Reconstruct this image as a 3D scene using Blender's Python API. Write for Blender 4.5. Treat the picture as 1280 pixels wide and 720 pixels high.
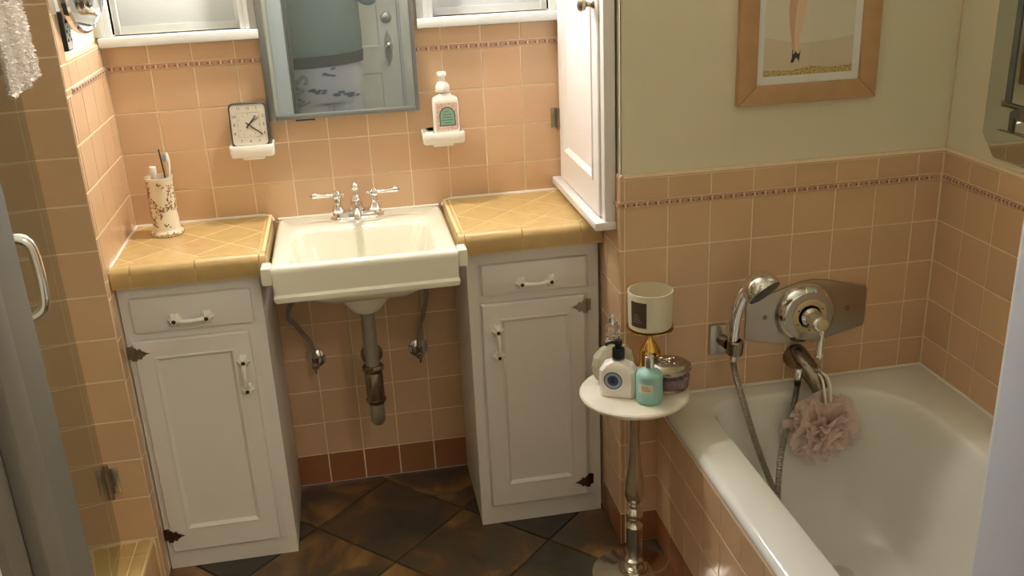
import bpy, bmesh, math, random
from mathutils import Vector, Matrix, Euler, noise
random.seed(7)
for o in list(bpy.data.objects): bpy.data.objects.remove(o)
scn = bpy.context.scene
COL = scn.collection
PI = math.pi

# ------------------------------------------------------------------ camera
CAM = Vector((0.057, -2.695, 1.628))
YAW, PIT, ROL, FPX = 0.1602, 0.3636, -0.0467, 1208.2
def cam_axes():
    cy, sy, cp, sp = math.cos(YAW), math.sin(YAW), math.cos(PIT), math.sin(PIT)
    fw = Vector((sy*cp, cy*cp, -sp)); r = Vector((cy, -sy, 0)); up = r.cross(fw)
    c, s = math.cos(ROL), math.sin(ROL)
    return c*r + s*up, -s*r + c*up, fw
_r, _u, _f = cam_axes()
cd = bpy.data.cameras.new('camera'); cam = bpy.data.objects.new('camera', cd); COL.objects.link(cam)
M = Matrix((( _r.x, _u.x, -_f.x, CAM.x), (_r.y, _u.y, -_f.y, CAM.y), (_r.z, _u.z, -_f.z, CAM.z), (0,0,0,1)))
cam.matrix_world = M
cd.sensor_width = 36; cd.sensor_fit = 'HORIZONTAL'; cd.lens = FPX/1280*36; cd.clip_start = 0.01; cd.clip_end = 60
scn.camera = cam

# ------------------------------------------------------------------ light and exposure
SKY_STRENGTH = 12.0
LAMP_RADIANCE = 150.0
HALL_FILL_RADIANCE = 46.0
scn.view_settings.view_transform = 'Standard'
scn.view_settings.look = 'None'
scn.view_settings.gamma = 1.0
scn.view_settings.use_curve_mapping = False
scn.view_settings.exposure = 1.12
w = bpy.data.worlds.new('sky'); scn.world = w; w.use_nodes = True
nt = w.node_tree; nt.nodes.clear()
bg = nt.nodes.new('ShaderNodeBackground'); wo = nt.nodes.new('ShaderNodeOutputWorld')
bg.inputs['Color'].default_value = (0.74, 0.86, 1.0, 1); bg.inputs['Strength'].default_value = SKY_STRENGTH
nt.links.new(bg.outputs[0], wo.inputs[0])
for wx in (-0.355, 0.470):
    ld = bpy.data.lights.new('window_daylight_portal', 'AREA'); ld.shape = 'RECTANGLE'; ld.size = 0.34; ld.size_y = 0.80
    ld.cycles.is_portal = True
    lo = bpy.data.objects.new('window_daylight_portal', ld); COL.objects.link(lo)
    lo.location = (wx, 0.15, 1.83); lo.rotation_euler = (-PI/2, 0, 0)

# ------------------------------------------------------------------ materials
def s2l(c):
    return tuple(((x/255)/12.92 if x/255 <= 0.04045 else ((x/255+0.055)/1.055)**2.4) for x in c)
MATS = {}
def mat(name, rgb, rough=0.5, metal=0.0, var=0.0, nscale=0, namt=0.0, rgb2=None, bump=0.0, bscale=60, ior=1.5, coat=0.0, trans=0.0, emit=None, estr=0, alpha=1, sss=0):
    m = bpy.data.materials.new(name); m.use_nodes = True; n = m.node_tree.nodes; l = m.node_tree.links
    p = n['Principled BSDF']
    c = s2l(rgb); base = (*c, 1)
    p.inputs['Base Color'].default_value = base
    p.inputs['Roughness'].default_value = rough; p.inputs['Metallic'].default_value = metal
    p.inputs['IOR'].default_value = ior
    p.inputs['Coat Weight'].default_value = coat; p.inputs['Coat Roughness'].default_value = 0.05
    p.inputs['Transmission Weight'].default_value = trans
    if sss: p.inputs['Subsurface Weight'].default_value = sss; p.inputs['Subsurface Radius'].default_value = (.01, .006, .004)
    if emit: p.inputs['Emission Color'].default_value = (*s2l(emit), 1); p.inputs['Emission Strength'].default_value = estr
    src = None
    tc = n.new('ShaderNodeTexCoord'); oi = n.new('ShaderNodeObjectInfo')
    ad = n.new('ShaderNodeVectorMath'); ad.operation = 'ADD'
    mul = n.new('ShaderNodeMath'); mul.operation = 'MULTIPLY'; mul.inputs[1].default_value = 37.0
    l.new(oi.outputs['Random'], mul.inputs[0]); l.new(tc.outputs['Object'], ad.inputs[0]); l.new(mul.outputs[0], ad.inputs[1])
    if nscale:
        no = n.new('ShaderNodeTexNoise'); no.inputs['Scale'].default_value = nscale; no.inputs['Detail'].default_value = 6
        l.new(ad.outputs[0], no.inputs['Vector'])
        rp = n.new('ShaderNodeValToRGB'); rp.color_ramp.elements[0].position = 0.35; rp.color_ramp.elements[1].position = 0.68
        l.new(no.outputs['Fac'], rp.inputs['Fac'])
        mx = n.new('ShaderNodeMix'); mx.data_type = 'RGBA'
        mx.inputs[6].default_value = base; mx.inputs[7].default_value = (*s2l(rgb2), 1) if rgb2 else (c[0]*.7, c[1]*.68, c[2]*.65, 1)
        mm = n.new('ShaderNodeMath'); mm.operation = 'MULTIPLY'; mm.inputs[1].default_value = namt
        l.new(rp.outputs[0], mm.inputs[0]); l.new(mm.outputs[0], mx.inputs[0]); src = mx.outputs[2]
    if var:
        hs = n.new('ShaderNodeHueSaturation')
        mr = n.new('ShaderNodeMapRange'); mr.inputs[3].default_value = 1-var; mr.inputs[4].default_value = 1+var
        l.new(oi.outputs['Random'], mr.inputs[0]); l.new(mr.outputs[0], hs.inputs['Value'])
        mh = n.new('ShaderNodeMath'); mh.operation = 'MULTIPLY'; mh.inputs[1].default_value = 7.31
        fr = n.new('ShaderNodeMath'); fr.operation = 'FRACT'
        l.new(oi.outputs['Random'], mh.inputs[0]); l.new(mh.outputs[0], fr.inputs[0])
        m2 = n.new('ShaderNodeMapRange'); m2.inputs[3].default_value = 0.5-var*.10; m2.inputs[4].default_value = 0.5+var*.10
        l.new(fr.outputs[0], m2.inputs[0]); l.new(m2.outputs[0], hs.inputs['Hue'])
        if src: l.new(src, hs.inputs['Color'])
        else: hs.inputs['Color'].default_value = base
        src = hs.outputs[0]
    if src: l.new(src, p.inputs['Base Color'])
    if bump:
        nb = n.new('ShaderNodeTexNoise'); nb.inputs['Scale'].default_value = bscale; nb.inputs['Detail'].default_value = 3
        l.new(ad.outputs[0], nb.inputs['Vector'])
        bp = n.new('ShaderNodeBump'); bp.inputs['Strength'].default_value = bump; bp.inputs['Distance'].default_value = 0.002
        l.new(nb.outputs['Fac'], bp.inputs['Height']); l.new(bp.outputs[0], p.inputs['Normal'])
    MATS[name] = m
    return m
def glass_sheet(name, tint=(1,1,1), ior=1.45, rough=0.0):
    # thin clear pane: lets light straight through, mirrors a little
    m = bpy.data.materials.new(name); m.use_nodes = True; n = m.node_tree.nodes; l = m.node_tree.links; n.clear()
    t = n.new('ShaderNodeBsdfTransparent'); t.inputs[0].default_value = (*tint, 1)
    g = n.new('ShaderNodeBsdfGlossy'); g.inputs['Roughness'].default_value = rough
    f0 = ((ior-1)/(ior+1))**2
    lw = n.new('ShaderNodeLayerWeight'); pw = n.new('ShaderNodeMath'); pw.operation = 'POWER'; pw.inputs[1].default_value = 5.0
    fr = n.new('ShaderNodeMath'); fr.operation = 'MULTIPLY_ADD'; fr.inputs[1].default_value = 1-f0; fr.inputs[2].default_value = f0
    l.new(lw.outputs['Facing'], pw.inputs[0]); l.new(pw.outputs[0], fr.inputs[0])
    mx = n.new('ShaderNodeMixShader'); o = n.new('ShaderNodeOutputMaterial')
    l.new(fr.outputs[0], mx.inputs[0]); l.new(t.outputs[0], mx.inputs[1]); l.new(g.outputs[0], mx.inputs[2]); l.new(mx.outputs[0], o.inputs[0])
    MATS[name] = m; return m
TILE = mat('peach_tile', (217,180,143), 0.16, var=0.03, nscale=9, namt=0.14, bump=0.10, bscale=14)
TBASE = mat('terracotta_base_tile', (160,106,72), 0.2, var=0.07, nscale=12, namt=0.3, bump=0.1, bscale=14)
YTILE = mat('ochre_tile', (210,178,122), 0.2, var=0.04, nscale=30, namt=0.35, rgb2=(190,148,88), bump=0.1, bscale=20)
GROUT = mat('grout', (246,226,194), 0.85, nscale=40, namt=0.25)
YGROUT = mat('pale_grout', (238,214,160), 0.8)
CAULK = mat('white_caulk', (238,230,216), 0.45)
LINER = mat('liner_tile', (206,160,130), 0.3, var=.04)
LEAFL = mat('liner_leaf_light', (236,216,190), 0.35)
LEAFD = mat('liner_leaf_dark', (104,66,52), 0.4)
CREAM = mat('cream_wall_paint', (230,221,192), 0.7, nscale=4, namt=0.12, bump=0.08, bscale=180)
CEIL = mat('ceiling_paint', (236,230,210), 0.8)
WPAINT = mat('white_gloss_paint', (236,229,226), 0.35, nscale=3, namt=0.10, bump=0.06, bscale=50)
WTRIM = mat('white_trim_paint', (218,218,214), 0.35, nscale=3, namt=0.08)
SINKM = mat('cream_porcelain', (240,235,218), 0.08, coat=0.5, ior=1.5)
TUBM = mat('white_tub_enamel', (230,228,222), 0.12, coat=0.4, nscale=5, namt=0.08, rgb2=(206,198,176))
CHROME = mat('chrome', (232,232,232), 0.07, 1.0)
SATIN = mat('satin_nickel', (214,209,200), 0.17, 1.0)
STEEL = mat('brushed_steel', (176,170,160), 0.30, 1.0)
TARN = mat('tarnished_chrome', (150,140,126), 0.22, 1.0, nscale=30, namt=0.4)
DULLP = mat('grey_pipe', (158,150,138), 0.42, 0.45, nscale=40, namt=0.4)
NICKEL = mat('nickel', (168,158,140), 0.3, 1.0, nscale=60, namt=.5)
BRONZE = mat('dark_bronze', (84,62,48), 0.45, 0.8)
GOLD = mat('polished_brass', (212,170,92), 0.14, 1.0)
SILVER = mat('aged_silver', (172,160,146), 0.25, 1.0, nscale=50, namt=0.4)
MIRROR = mat('mirror_glass', (205,212,210), 0.01, 1.0)
OLDMIR = mat('hazy_mirror_glass', (196,204,202), 0.015, 0.91)
MFRAME = mat('grey_metal_frame', (150,152,152), 0.35, 0.8)
PORC = mat('white_porcelain', (246,241,232), 0.1, coat=.4)
BLACK = mat('black_plastic', (28,28,30), 0.35)
DGREY = mat('dark_grey_plastic', (66,68,70), 0.4)
IVORY = mat('ivory_clock_face', (212,203,186), 0.5)
INK = mat('black_ink', (34,32,32), 0.6)
GINK = mat('grey_ink', (120,114,104), 0.6)
WPLAST = mat('white_plastic', (240,236,226), 0.3)
BLUE = mat('blue_bristle', (150,168,214), 0.5)
CLEAR = mat('clear_glass', (255,255,255), 0.02, trans=1.0, ior=1.45)
CRYSTAL = mat('cut_crystal', (246,240,246), 0.03, trans=1.0, ior=1.5)
YCRYS = mat('yellowish_crystal', (238,236,212), 0.05, trans=.55, ior=1.3)
PBEAD = mat('mauve_contents', (176,140,150), 0.5, nscale=120, namt=0.6, rgb2=(110,80,100))
TEAL = mat('frosted_teal_glass', (178,224,216), 0.3, trans=0.3, ior=1.3, sss=0.1)
FROST = mat('frosted_candle_glass', (236,226,202), 0.35, trans=0.15, sss=.1)
WAX = mat('candle_wax', (236,220,180), 0.5, sss=.2)
BROWN = mat('brown_label', (74,52,42), 0.5)
LOTION = mat('pearl_lotion', (246,238,230), 0.22, coat=.5)
NAVY = mat('navy_print', (52,64,98), 0.5)
PBLUE = mat('pale_blue_print', (150,166,196), 0.5)
CREAMP = mat('cream_paper', (232,222,198), 0.6)
MINT = mat('mint_label', (146,184,164), 0.5)
DGREEN = mat('green_print', (66,104,84), 0.5)
PINKL = mat('pink_floral_paper', (238,214,198), 0.55, nscale=190, namt=.75, rgb2=(196,104,90))
MARBLE = mat('white_marble', (240,232,216), 0.14, nscale=14, namt=0.35, rgb2=(196,184,168), coat=.3)
WOODF = mat('oak_frame', (198,156,114), 0.4, nscale=20, namt=0.35)
MATB = mat('white_mat_board', (244,242,238), 0.7)
PRINT = mat('beige_print_paper', (234,224,202), 0.7)
PRINT2 = mat('tan_print_ground', (224,208,178), 0.7)
PRINT3 = mat('sand_print_ground', (230,206,136), 0.7, nscale=220, namt=.8, rgb2=(110,84,40))
SKINP = mat('printed_skin_tone', (242,206,174), 0.7)
SKINS = mat('printed_skin_shadow', (222,176,140), 0.7)
SKIRT = mat('printed_cloth_red', (168,70,60), 0.7)
GLASSP = glass_sheet('window_glass')
SOAPG = glass_sheet('clear_bottle_plastic', (.97,.97,.96), 1.15)
SHOWERG = glass_sheet('shower_glass', (0.80,0.86,0.84))
TOWELM = mat('white_terry', (232,222,212), 0.95, bump=0.6, bscale=220)
SKINM = mat('skin', (208,160,132), 0.5, sss=.1)
SHIRT = mat('teal_grey_knit', (132,150,148), 0.9, nscale=160, namt=.25)
HEM = mat('charcoal_knit', (84,84,82), 0.9)
PANTS = mat('white_print_cotton', (206,204,214), 0.9, nscale=7, namt=.25, rgb2=(160,164,184))
BLOTCH = mat('grey_blue_print', (104,112,136), 0.9)
HAIR = mat('brown_hair', (58,42,32), 0.6)
LACEB = mat('toile_ceramic', (238,224,196), 0.18, coat=.3)
TOILE = mat('toile_brown_print', (136,98,72), 0.4)
REDP = mat('remote_keys', (226,226,226), 0.4)
WOODFL = mat('hall_floor_wood', (120,84,56), 0.4, nscale=6, namt=.5)
GREYW = mat('shaded_white_paint', (198,199,196), 0.5)  # white sash paint greyed: its backlit shade is put into the colour
TAUPE = mat('grey_taupe_jamb', (96,93,85), 0.5)  # left jamb and its stop, darker grey than the casing
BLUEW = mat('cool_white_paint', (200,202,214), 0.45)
LAMPG = mat('lit_lamp_globe', (255,240,214), 0.4, emit=(255,248,238), estr=LAMP_RADIANCE)
HLAMPG = mat('hall_fill_globe', (255,240,214), 0.4, emit=(255,246,232), estr=HALL_FILL_RADIANCE)

# puff: sheer nylon mesh
def sheer(name, rgb, a):
    m = bpy.data.materials.new(name); m.use_nodes = True; n = m.node_tree.nodes; l = m.node_tree.links; n.clear()
    d = n.new('ShaderNodeBsdfDiffuse'); d.inputs[0].default_value = (*s2l(rgb), 1)
    t = n.new('ShaderNodeBsdfTranslucent'); t.inputs[0].default_value = (*s2l(rgb), 1)
    tr = n.new('ShaderNodeBsdfTransparent')
    m1 = n.new('ShaderNodeMixShader'); m1.inputs[0].default_value = .5
    m2 = n.new('ShaderNodeMixShader'); m2.inputs[0].default_value = a
    o = n.new('ShaderNodeOutputMaterial')
    l.new(d.outputs[0], m1.inputs[1]); l.new(t.outputs[0], m1.inputs[2])
    l.new(tr.outputs[0], m2.inputs[1]); l.new(m1.outputs[0], m2.inputs[2]); l.new(m2.outputs[0], o.inputs[0])
    return m
PUFFM = sheer('pale_pink_nylon_mesh', (255,239,232), 0.74)
SPILL = None

def slate_mat():
    m = bpy.data.materials.new('slate'); m.use_nodes = True; n = m.node_tree.nodes; l = m.node_tree.links
    p = n['Principled BSDF']; p.inputs['Roughness'].default_value = 0.42
    tc = n.new('ShaderNodeTexCoord'); oi = n.new('ShaderNodeObjectInfo')
    mul = n.new('ShaderNodeMath'); mul.operation = 'MULTIPLY'; mul.inputs[1].default_value = 53.0
    l.new(oi.outputs['Random'], mul.inputs[0])
    ad = n.new('ShaderNodeVectorMath'); ad.operation = 'ADD'; l.new(tc.outputs['Object'], ad.inputs[0]); l.new(mul.outputs[0], ad.inputs[1])
    n1 = n.new('ShaderNodeTexNoise'); n1.inputs['Scale'].default_value = 6; n1.inputs['Detail'].default_value = 7; n1.inputs['Distortion'].default_value = .8
    l.new(ad.outputs[0], n1.inputs['Vector'])
    r = n.new('ShaderNodeValToRGB'); cr = r.color_ramp
    cr.elements[0].position = .30; cr.elements[0].color = (*s2l((62,58,51)), 1)
    cr.elements[1].position = .75; cr.elements[1].color = (*s2l((168,134,84)), 1)
    for ps, c in ((.44, (82,73,58)), (.52, (98,74,56)), (.60, (126,96,60))):
        e = cr.elements.new(ps); e.color = (*s2l(c), 1)
    # random offset makes some slates dark and others rusty
    mr = n.new('ShaderNodeMapRange'); mr.inputs[3].default_value = -.16; mr.inputs[4].default_value = .10
    l.new(oi.outputs['Random'], mr.inputs[0])
    a2 = n.new('ShaderNodeMath'); a2.operation = 'ADD'; l.new(n1.outputs['Fac'], a2.inputs[0]); l.new(mr.outputs[0], a2.inputs[1])
    l.new(a2.outputs[0], r.inputs[0]); l.new(r.outputs[0], p.inputs['Base Color'])
    n2 = n.new('ShaderNodeTexNoise'); n2.inputs['Scale'].default_value = 22; n2.inputs['Detail'].default_value = 8
    l.new(ad.outputs[0], n2.inputs['Vector'])
    b = n.new('ShaderNodeBump'); b.inputs['Strength'].default_value = .5; b.inputs['Distance'].default_value = .004
    l.new(n2.outputs['Fac'], b.inputs['Height']); l.new(b.outputs[0], p.inputs['Normal'])
    return m
SLATE = slate_mat()
FGROUT = mat('floor_grout', (92,80,62), 0.8, nscale=30, namt=.4)

# ------------------------------------------------------------------ object helpers
def root_loc(o):
    v = Vector((0,0,0))
    while o is not None:
        v += o.location; o = o.parent
    return v
class MB:
    def __init__(s): s.bm = bmesh.new()
    def _bev(s, geom_edges, b, seg):
        if b > 0: bmesh.ops.bevel(s.bm, geom=geom_edges, offset=b, segments=seg, affect='EDGES', profile=.5)
    def box(s, x0, x1, y0, y1, z0, z1, bev=0, seg=2, mtx=None):
        vs = [s.bm.verts.new((x, y, z)) for z in (z0, z1) for y in (y0, y1) for x in (x0, x1)]
        if mtx is not None:
            for v in vs: v.co = mtx @ v.co
        fs = [s.bm.faces.new([vs[i] for i in q]) for q in ((0,2,3,1),(4,5,7,6),(0,1,5,4),(2,6,7,3),(0,4,6,2),(1,3,7,5))]
        if bev: s._bev(list({e for f in fs for e in f.edges}), bev, seg)
        return s
    def rings(s, rings, cap0=True, cap1=True, closed=True):
        R = [[s.bm.verts.new(p) for p in r] for r in rings]
        n = len(R[0])
        for a, b in zip(R, R[1:]):
            for i in range(n if closed else n-1):
                j = (i+1) % n
                try: s.bm.faces.new((a[i], a[j], b[j], b[i]))
                except ValueError: pass
        if cap0: s.bm.faces.new(list(reversed(R[0])))
        if cap1: s.bm.faces.new(R[-1])
        return R
    def lathe(s, prof, c=(0,0,0), axis=(0,0,1), seg=24, sx=1, sy=1, rot=0, lobes=0, lamp=0):
        q = Vector((0,0,1)).rotation_difference(Vector(axis).normalized()).to_matrix()
        c = Vector(c); rr = []
        for r, h in prof:
            ring = []
            for i in range(seg):
                a = 2*PI*i/seg; r2 = max(r, 1e-5)*(1+lamp*math.cos(lobes*a))
                x, y = r2*math.cos(a)*sx, r2*math.sin(a)*sy
                ring.append(c + q @ Vector((x*math.cos(rot)-y*math.sin(rot), x*math.sin(rot)+y*math.cos(rot), h)))
            rr.append(ring)
        s.rings(rr); return s
    def tube(s, pts, r, seg=10, cap=True):
        pts = [Vector(p) for p in pts]; n = len(pts)
        rad = r if isinstance(r, (list, tuple)) else [r]*n
        t0 = (pts[1]-pts[0]).normalized()
        nrm = t0.orthogonal().normalized(); rr = []
        for i in range(n):
            t = (pts[min(i+1, n-1)]-pts[max(i-1, 0)]).normalized()
            nrm = (nrm - t*nrm.dot(t)).normalized(); b = t.cross(nrm)
            rr.append([pts[i] + rad[i]*(math.cos(2*PI*k/seg)*nrm + math.sin(2*PI*k/seg)*b) for k in range(seg)])
        s.rings(rr, cap, cap); return s
    def prism(s, poly, d0, d1, mtx, bev=0, seg=1):
        # poly: 2-D points (u,v); extruded along local w from d0 to d1; mtx maps (u,v,w) to the world
        a = [s.bm.verts.new(mtx @ Vector((u, v, d0))) for u, v in poly]
        b = [s.bm.verts.new(mtx @ Vector((u, v, d1))) for u, v in poly]
        n = len(poly)
        f1 = s.bm.faces.new(list(reversed(a))); f2 = s.bm.faces.new(b)
        for i in range(n): s.bm.faces.new((a[i], a[(i+1)%n], b[(i+1)%n], b[i]))
        if bev: s._bev(list(f2.edges), bev, seg)
        return s
    def ball(s, c, r, sx=1, sy=1, sz=1, u=16, v=10):
        c = Vector(c); rr = []
        for j in range(1, v):
            p = PI*j/v
            rr.append([c+Vector((r*sx*math.sin(p)*math.cos(2*PI*i/u), r*sy*math.sin(p)*math.sin(2*PI*i/u), -r*sz*math.cos(p))) for i in range(u)])
        R = s.rings(rr, False, False)
        for ring, z in ((R[0], -r*sz), (R[-1], r*sz)):
            top = s.bm.verts.new(c+Vector((0, 0, z)))
            for i in range(u): s.bm.faces.new((ring[i], ring[(i+1) % u], top) if z > 0 else (ring[(i+1) % u], ring[i], top))
        return s
    def build(s, name, m, parent=None, smooth=35, keep=False):
        bmesh.ops.recalc_face_normals(s.bm, faces=s.bm.faces)
        me = bpy.data.meshes.new(name); s.bm.to_mesh(me); s.bm.free()
        o = bpy.data.objects.new(name, me); COL.objects.link(o)
        me.materials.append(m)
        if parent is not None:
            off = root_loc(parent); o.parent = parent
        else:
            xs = [v.co for v in me.vertices]
            off = Vector(((min(v.x for v in xs)+max(v.x for v in xs))/2, (min(v.y for v in xs)+max(v.y for v in xs))/2, min(v.z for v in xs)))
            o.location = off
        me.transform(Matrix.Translation(-off))
        if smooth:
            me.polygons.foreach_set('use_smooth', [True]*len(me.polygons)); me.set_sharp_from_angle(angle=math.radians(smooth))
        return o
def tag(o, label=None, cat=None, group=None, kind=None):
    if label: o['label'] = label
    if cat: o['category'] = cat
    if group: o['group'] = group
    if kind: o['kind'] = kind
    return o
def thing(name, loc, label, cat, group=None):
    o = bpy.data.objects.new(name, None); COL.objects.link(o); o.location = loc; o.empty_display_size = .05
    return tag(o, label, cat, group)
def struct(name, mb, m, label, cat, smooth=0):
    return tag(mb.build(name, m, None, smooth), label, cat, None, 'structure')
def part(name, mb, m, parent, label=None, smooth=35):
    o = mb.build(name, m, parent, smooth)
    if label: o['label'] = label
    return o
def box(*a, **k): return MB().box(*a, **k)
def arc(cx, cy, r, a0, a1, n): return [(cx+r*math.cos(math.radians(a0+(a1-a0)*i/n)), cy+r*math.sin(math.radians(a0+(a1-a0)*i/n))) for i in range(n+1)]
def rrect(x0, x1, y0, y1, rad, n=5, side=3):
    # rounded rectangle, counter-clockwise from lower right; rad = (lr, ur, ul, ll)
    if not isinstance(rad, (list, tuple)): rad = (rad,)*4
    P = []
    cs = [(x1-rad[0], y0+rad[0], rad[0], -90), (x1-rad[1], y1-rad[1], rad[1], 0), (x0+rad[2], y1-rad[2], rad[2], 90), (x0+rad[3], y0+rad[3], rad[3], 180)]
    for i, (cx, cy, r, a) in enumerate(cs):
        A = arc(cx, cy, r, a, a+90, n)
        P += A
        nx = cs[(i+1) % 4]; st = arc(nx[0], nx[1], nx[2], nx[3], nx[3], 1)[0]
        for k in range(1, side+1):
            t = k/(side+1); P.append((A[-1][0]*(1-t)+st[0]*t, A[-1][1]*(1-t)+st[1]*t))
    return P
def bez(pts, n=60):
    # Catmull-Rom through the points
    P = [Vector(p) for p in pts]; P = [2*P[0]-P[1]] + P + [2*P[-1]-P[-2]]; out = []
    m = len(P)-3
    for i in range(m):
        for k in range(n//m):
            t = k/(n//m); a, b, c, d = P[i:i+4]
            out.append(.5*((2*b)+(c-a)*t+(2*a-5*b+4*c-d)*t*t+(3*b-a-3*c+d)*t**3))
    out.append(P[-2]); return out
def text_mesh(body, size, mtx, name, m, parent, ext=.0002, align='CENTER'):
    cu = bpy.data.curves.new(name or 'text', 'FONT'); cu.body = body; cu.size = size; cu.align_x = align; cu.align_y = 'CENTER'; cu.extrude = ext
    t = bpy.data.objects.new(name or 'text', cu); COL.objects.link(t)
    dg = bpy.context.evaluated_depsgraph_get(); me = bpy.data.meshes.new_from_object(t.evaluated_get(dg))
    bpy.data.objects.remove(t); bpy.data.curves.remove(cu)
    me.transform(mtx); bm = bmesh.new(); bm.from_mesh(me); bpy.data.meshes.remove(me)
    b = MB(); b.bm.free(); b.bm = bm
    return b if name is None else part(name, b, m, parent, smooth=0)
def merge(mbs):
    out = MB()
    for b in mbs:
        me = bpy.data.meshes.new('t'); b.bm.to_mesh(me); b.bm.free(); out.bm.from_mesh(me); bpy.data.meshes.remove(me)
    return out

# planes: matrix that maps (u, v, w) to the world, w pointing out of the surface
def frame(o, u, v):
    u = Vector(u); v = Vector(v); n = u.cross(v)
    return Matrix(((u.x, v.x, n.x, o[0]), (u.y, v.y, n.y, o[1]), (u.z, v.z, n.z, o[2]), (0,0,0,1)))
def inset_poly(P, d):
    n = len(P); out = []
    A = sum(P[i][0]*P[(i+1)%n][1]-P[(i+1)%n][0]*P[i][1] for i in range(n))
    if A < 0: P = P[::-1]
    for i in range(n):
        p0, p1, p2 = Vector(P[i-1]), Vector(P[i]), Vector(P[(i+1)%n])
        e1 = (p1-p0).normalized(); e2 = (p2-p1).normalized()
        n1 = Vector((-e1.y, e1.x)); n2 = Vector((-e2.y, e2.x))
        k = 1+n1.dot(n2)
        out.append(p1 + (n1+n2)*(d/max(k, .15)))
    return [(p.x, p.y) for p in out]
def clip_poly(P, x0, x1, y0, y1):
    for ax, val, sgn in ((0, x0, 1), (0, x1, -1), (1, y0, 1), (1, y1, -1)):
        Q = []
        for i in range(len(P)):
            a, b = P[i-1], P[i]; da, db = (a[ax]-val)*sgn, (b[ax]-val)*sgn
            if (da >= 0) != (db >= 0):
                t = da/(da-db); Q.append((a[0]+(b[0]-a[0])*t, a[1]+(b[1]-a[1])*t))
            if db >= 0: Q.append(b)
        P = Q
        if len(P) < 3: return []
    out = []
    for p in P:
        if not out or (abs(p[0]-out[-1][0])+abs(p[1]-out[-1][1])) > 1e-5: out.append(p)
    if len(out) > 2 and (abs(out[0][0]-out[-1][0])+abs(out[0][1]-out[-1][1])) < 1e-5: out.pop()
    return out if len(out) > 2 else []
TCACHE = {}
def tile_mesh(poly, t, bev, m):
    key = (tuple((round(x, 4), round(y, 4)) for x, y in poly), t, bev, m.name)
    if key in TCACHE: return TCACHE[key]
    b = MB(); a = inset_poly(list(poly), 0); i1 = inset_poly(list(poly), bev*.35); i2 = inset_poly(list(poly), bev)
    b.rings([[(x, y, 0) for x, y in a], [(x, y, t-bev*.6) for x, y in a], [(x, y, t-bev*.12) for x, y in i1], [(x, y, t) for x, y in i2]], False, True)
    bmesh.ops.recalc_face_normals(b.bm, faces=b.bm.faces)
    # open back: make sure the cap points outward
    b.bm.faces.ensure_lookup_table()
    if b.bm.faces[-1].normal.z < 0: bmesh.ops.reverse_faces(b.bm, faces=b.bm.faces)
    me = bpy.data.meshes.new('tile'); b.bm.to_mesh(me); b.bm.free(); me.materials.append(m)
    TCACHE[key] = me; return me
def put_tile(name, poly, fr, parent, m, g=.0019, t=.0014, bev=.0010, jit=.0):
    poly = inset_poly(poly, g)
    cx = sum(p[0] for p in poly)/len(poly); cy = sum(p[1] for p in poly)/len(poly)
    me = tile_mesh([(x-cx, y-cy) for x, y in poly], t, bev, m)
    o = bpy.data.objects.new(name, me); COL.objects.link(o); o.parent = parent
    T = fr @ Matrix.Translation((cx, cy, 0))
    if jit: T = T @ Euler((random.uniform(-jit, jit), random.uniform(-jit, jit), 0)).to_matrix().to_4x4()
    o.matrix_basis = Matrix.Translation(-root_loc(parent)) @ T
    return o
def lay(parent, fr, us, vs, m, skip=None, base_rows=0, name='wall_tile', jit=.0009, t=.0014):
    us = sorted(us); vs = sorted(vs)
    for j in range(len(vs)-1):
        for i in range(len(us)-1):
            if us[i+1]-us[i] < .004 or vs[j+1]-vs[j] < .004: continue
            if skip and skip(us[i], us[i+1], vs[j], vs[j+1]): continue
            put_tile(name, [(us[i], vs[j]), (us[i+1], vs[j]), (us[i+1], vs[j+1]), (us[i], vs[j+1])], fr, parent, TBASE if j < base_rows else m, jit=jit, t=t)
def liner(parent, fr, u0, u1, v0, v1, step=.0275, seglen=.11):
    # decorative strip: a plain bar with a row of small raised leaf sprigs
    u = u0
    while u < u1-.002:
        e = min(u+seglen, u1)
        b = MB(); b.box(u+.0006, e-.0006, v0, v1, 0, .0045, .0012, 1)
        for v in b.bm.verts: v.co = fr @ v.co
        bar = part('liner_tile', b, LINER, parent)
        lt = MB(); dk = MB(); vm = (v0+v1)/2; q = u+step/2; nl = 0
        while q < e-step*.3:
            for sg in (-1, 1):
                a = math.radians(35*sg); L = .0085; W = .0028
                pl = [(0, 0), (L*.5, W), (L, 0), (L*.5, -W)]
                rr = [(q-.002+x*math.cos(a)-y*math.sin(a), vm+x*math.sin(a)+y*math.cos(a)) for x, y in pl]
                lt.prism(rr, .0045, .0062, fr)
            pl = [(-.009, -.002), (-.002, -.0014), (-.002, .0014), (-.009, .002), (-.006, 0)]
            dk.prism([(q+x, vm+y) for x, y in pl], .0045, .006, fr)
            for sg in (-1, 1):
                dk.prism([(q+.002, vm+sg*.0012), (q+.0085, vm+sg*.0012), (q+.0055, vm+sg*.0030)], .0045, .0066, fr)
            q += step; nl += 1
        if nl:
            part('leaf_relief', lt, LEAFL, bar); part('leaf_relief', dk, LEAFD, bar)
        else: lt.bm.free(); dk.bm.free()
        u = e

P = 0.1095
GD = .0014    # tile thickness in front of the grout bed
XL, XR = -0.548, 0.680          # alcove sides
YT = -0.519                     # tub plumbing wall
XS = 1.530                      # tub side wall
YP = -0.405                     # shower end wall / left pier front
YD = -2.0                       # doorway wall, bathroom face
YD2 = -2.13
HC = 2.55                       # ceiling
XW = -1.45                      # shower far wall
YH = -3.55                      # hall end wall
JL, JR = -0.182, 0.614          # door opening
XA = 0.780                      # tub apron face
RIM = 0.445
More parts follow.
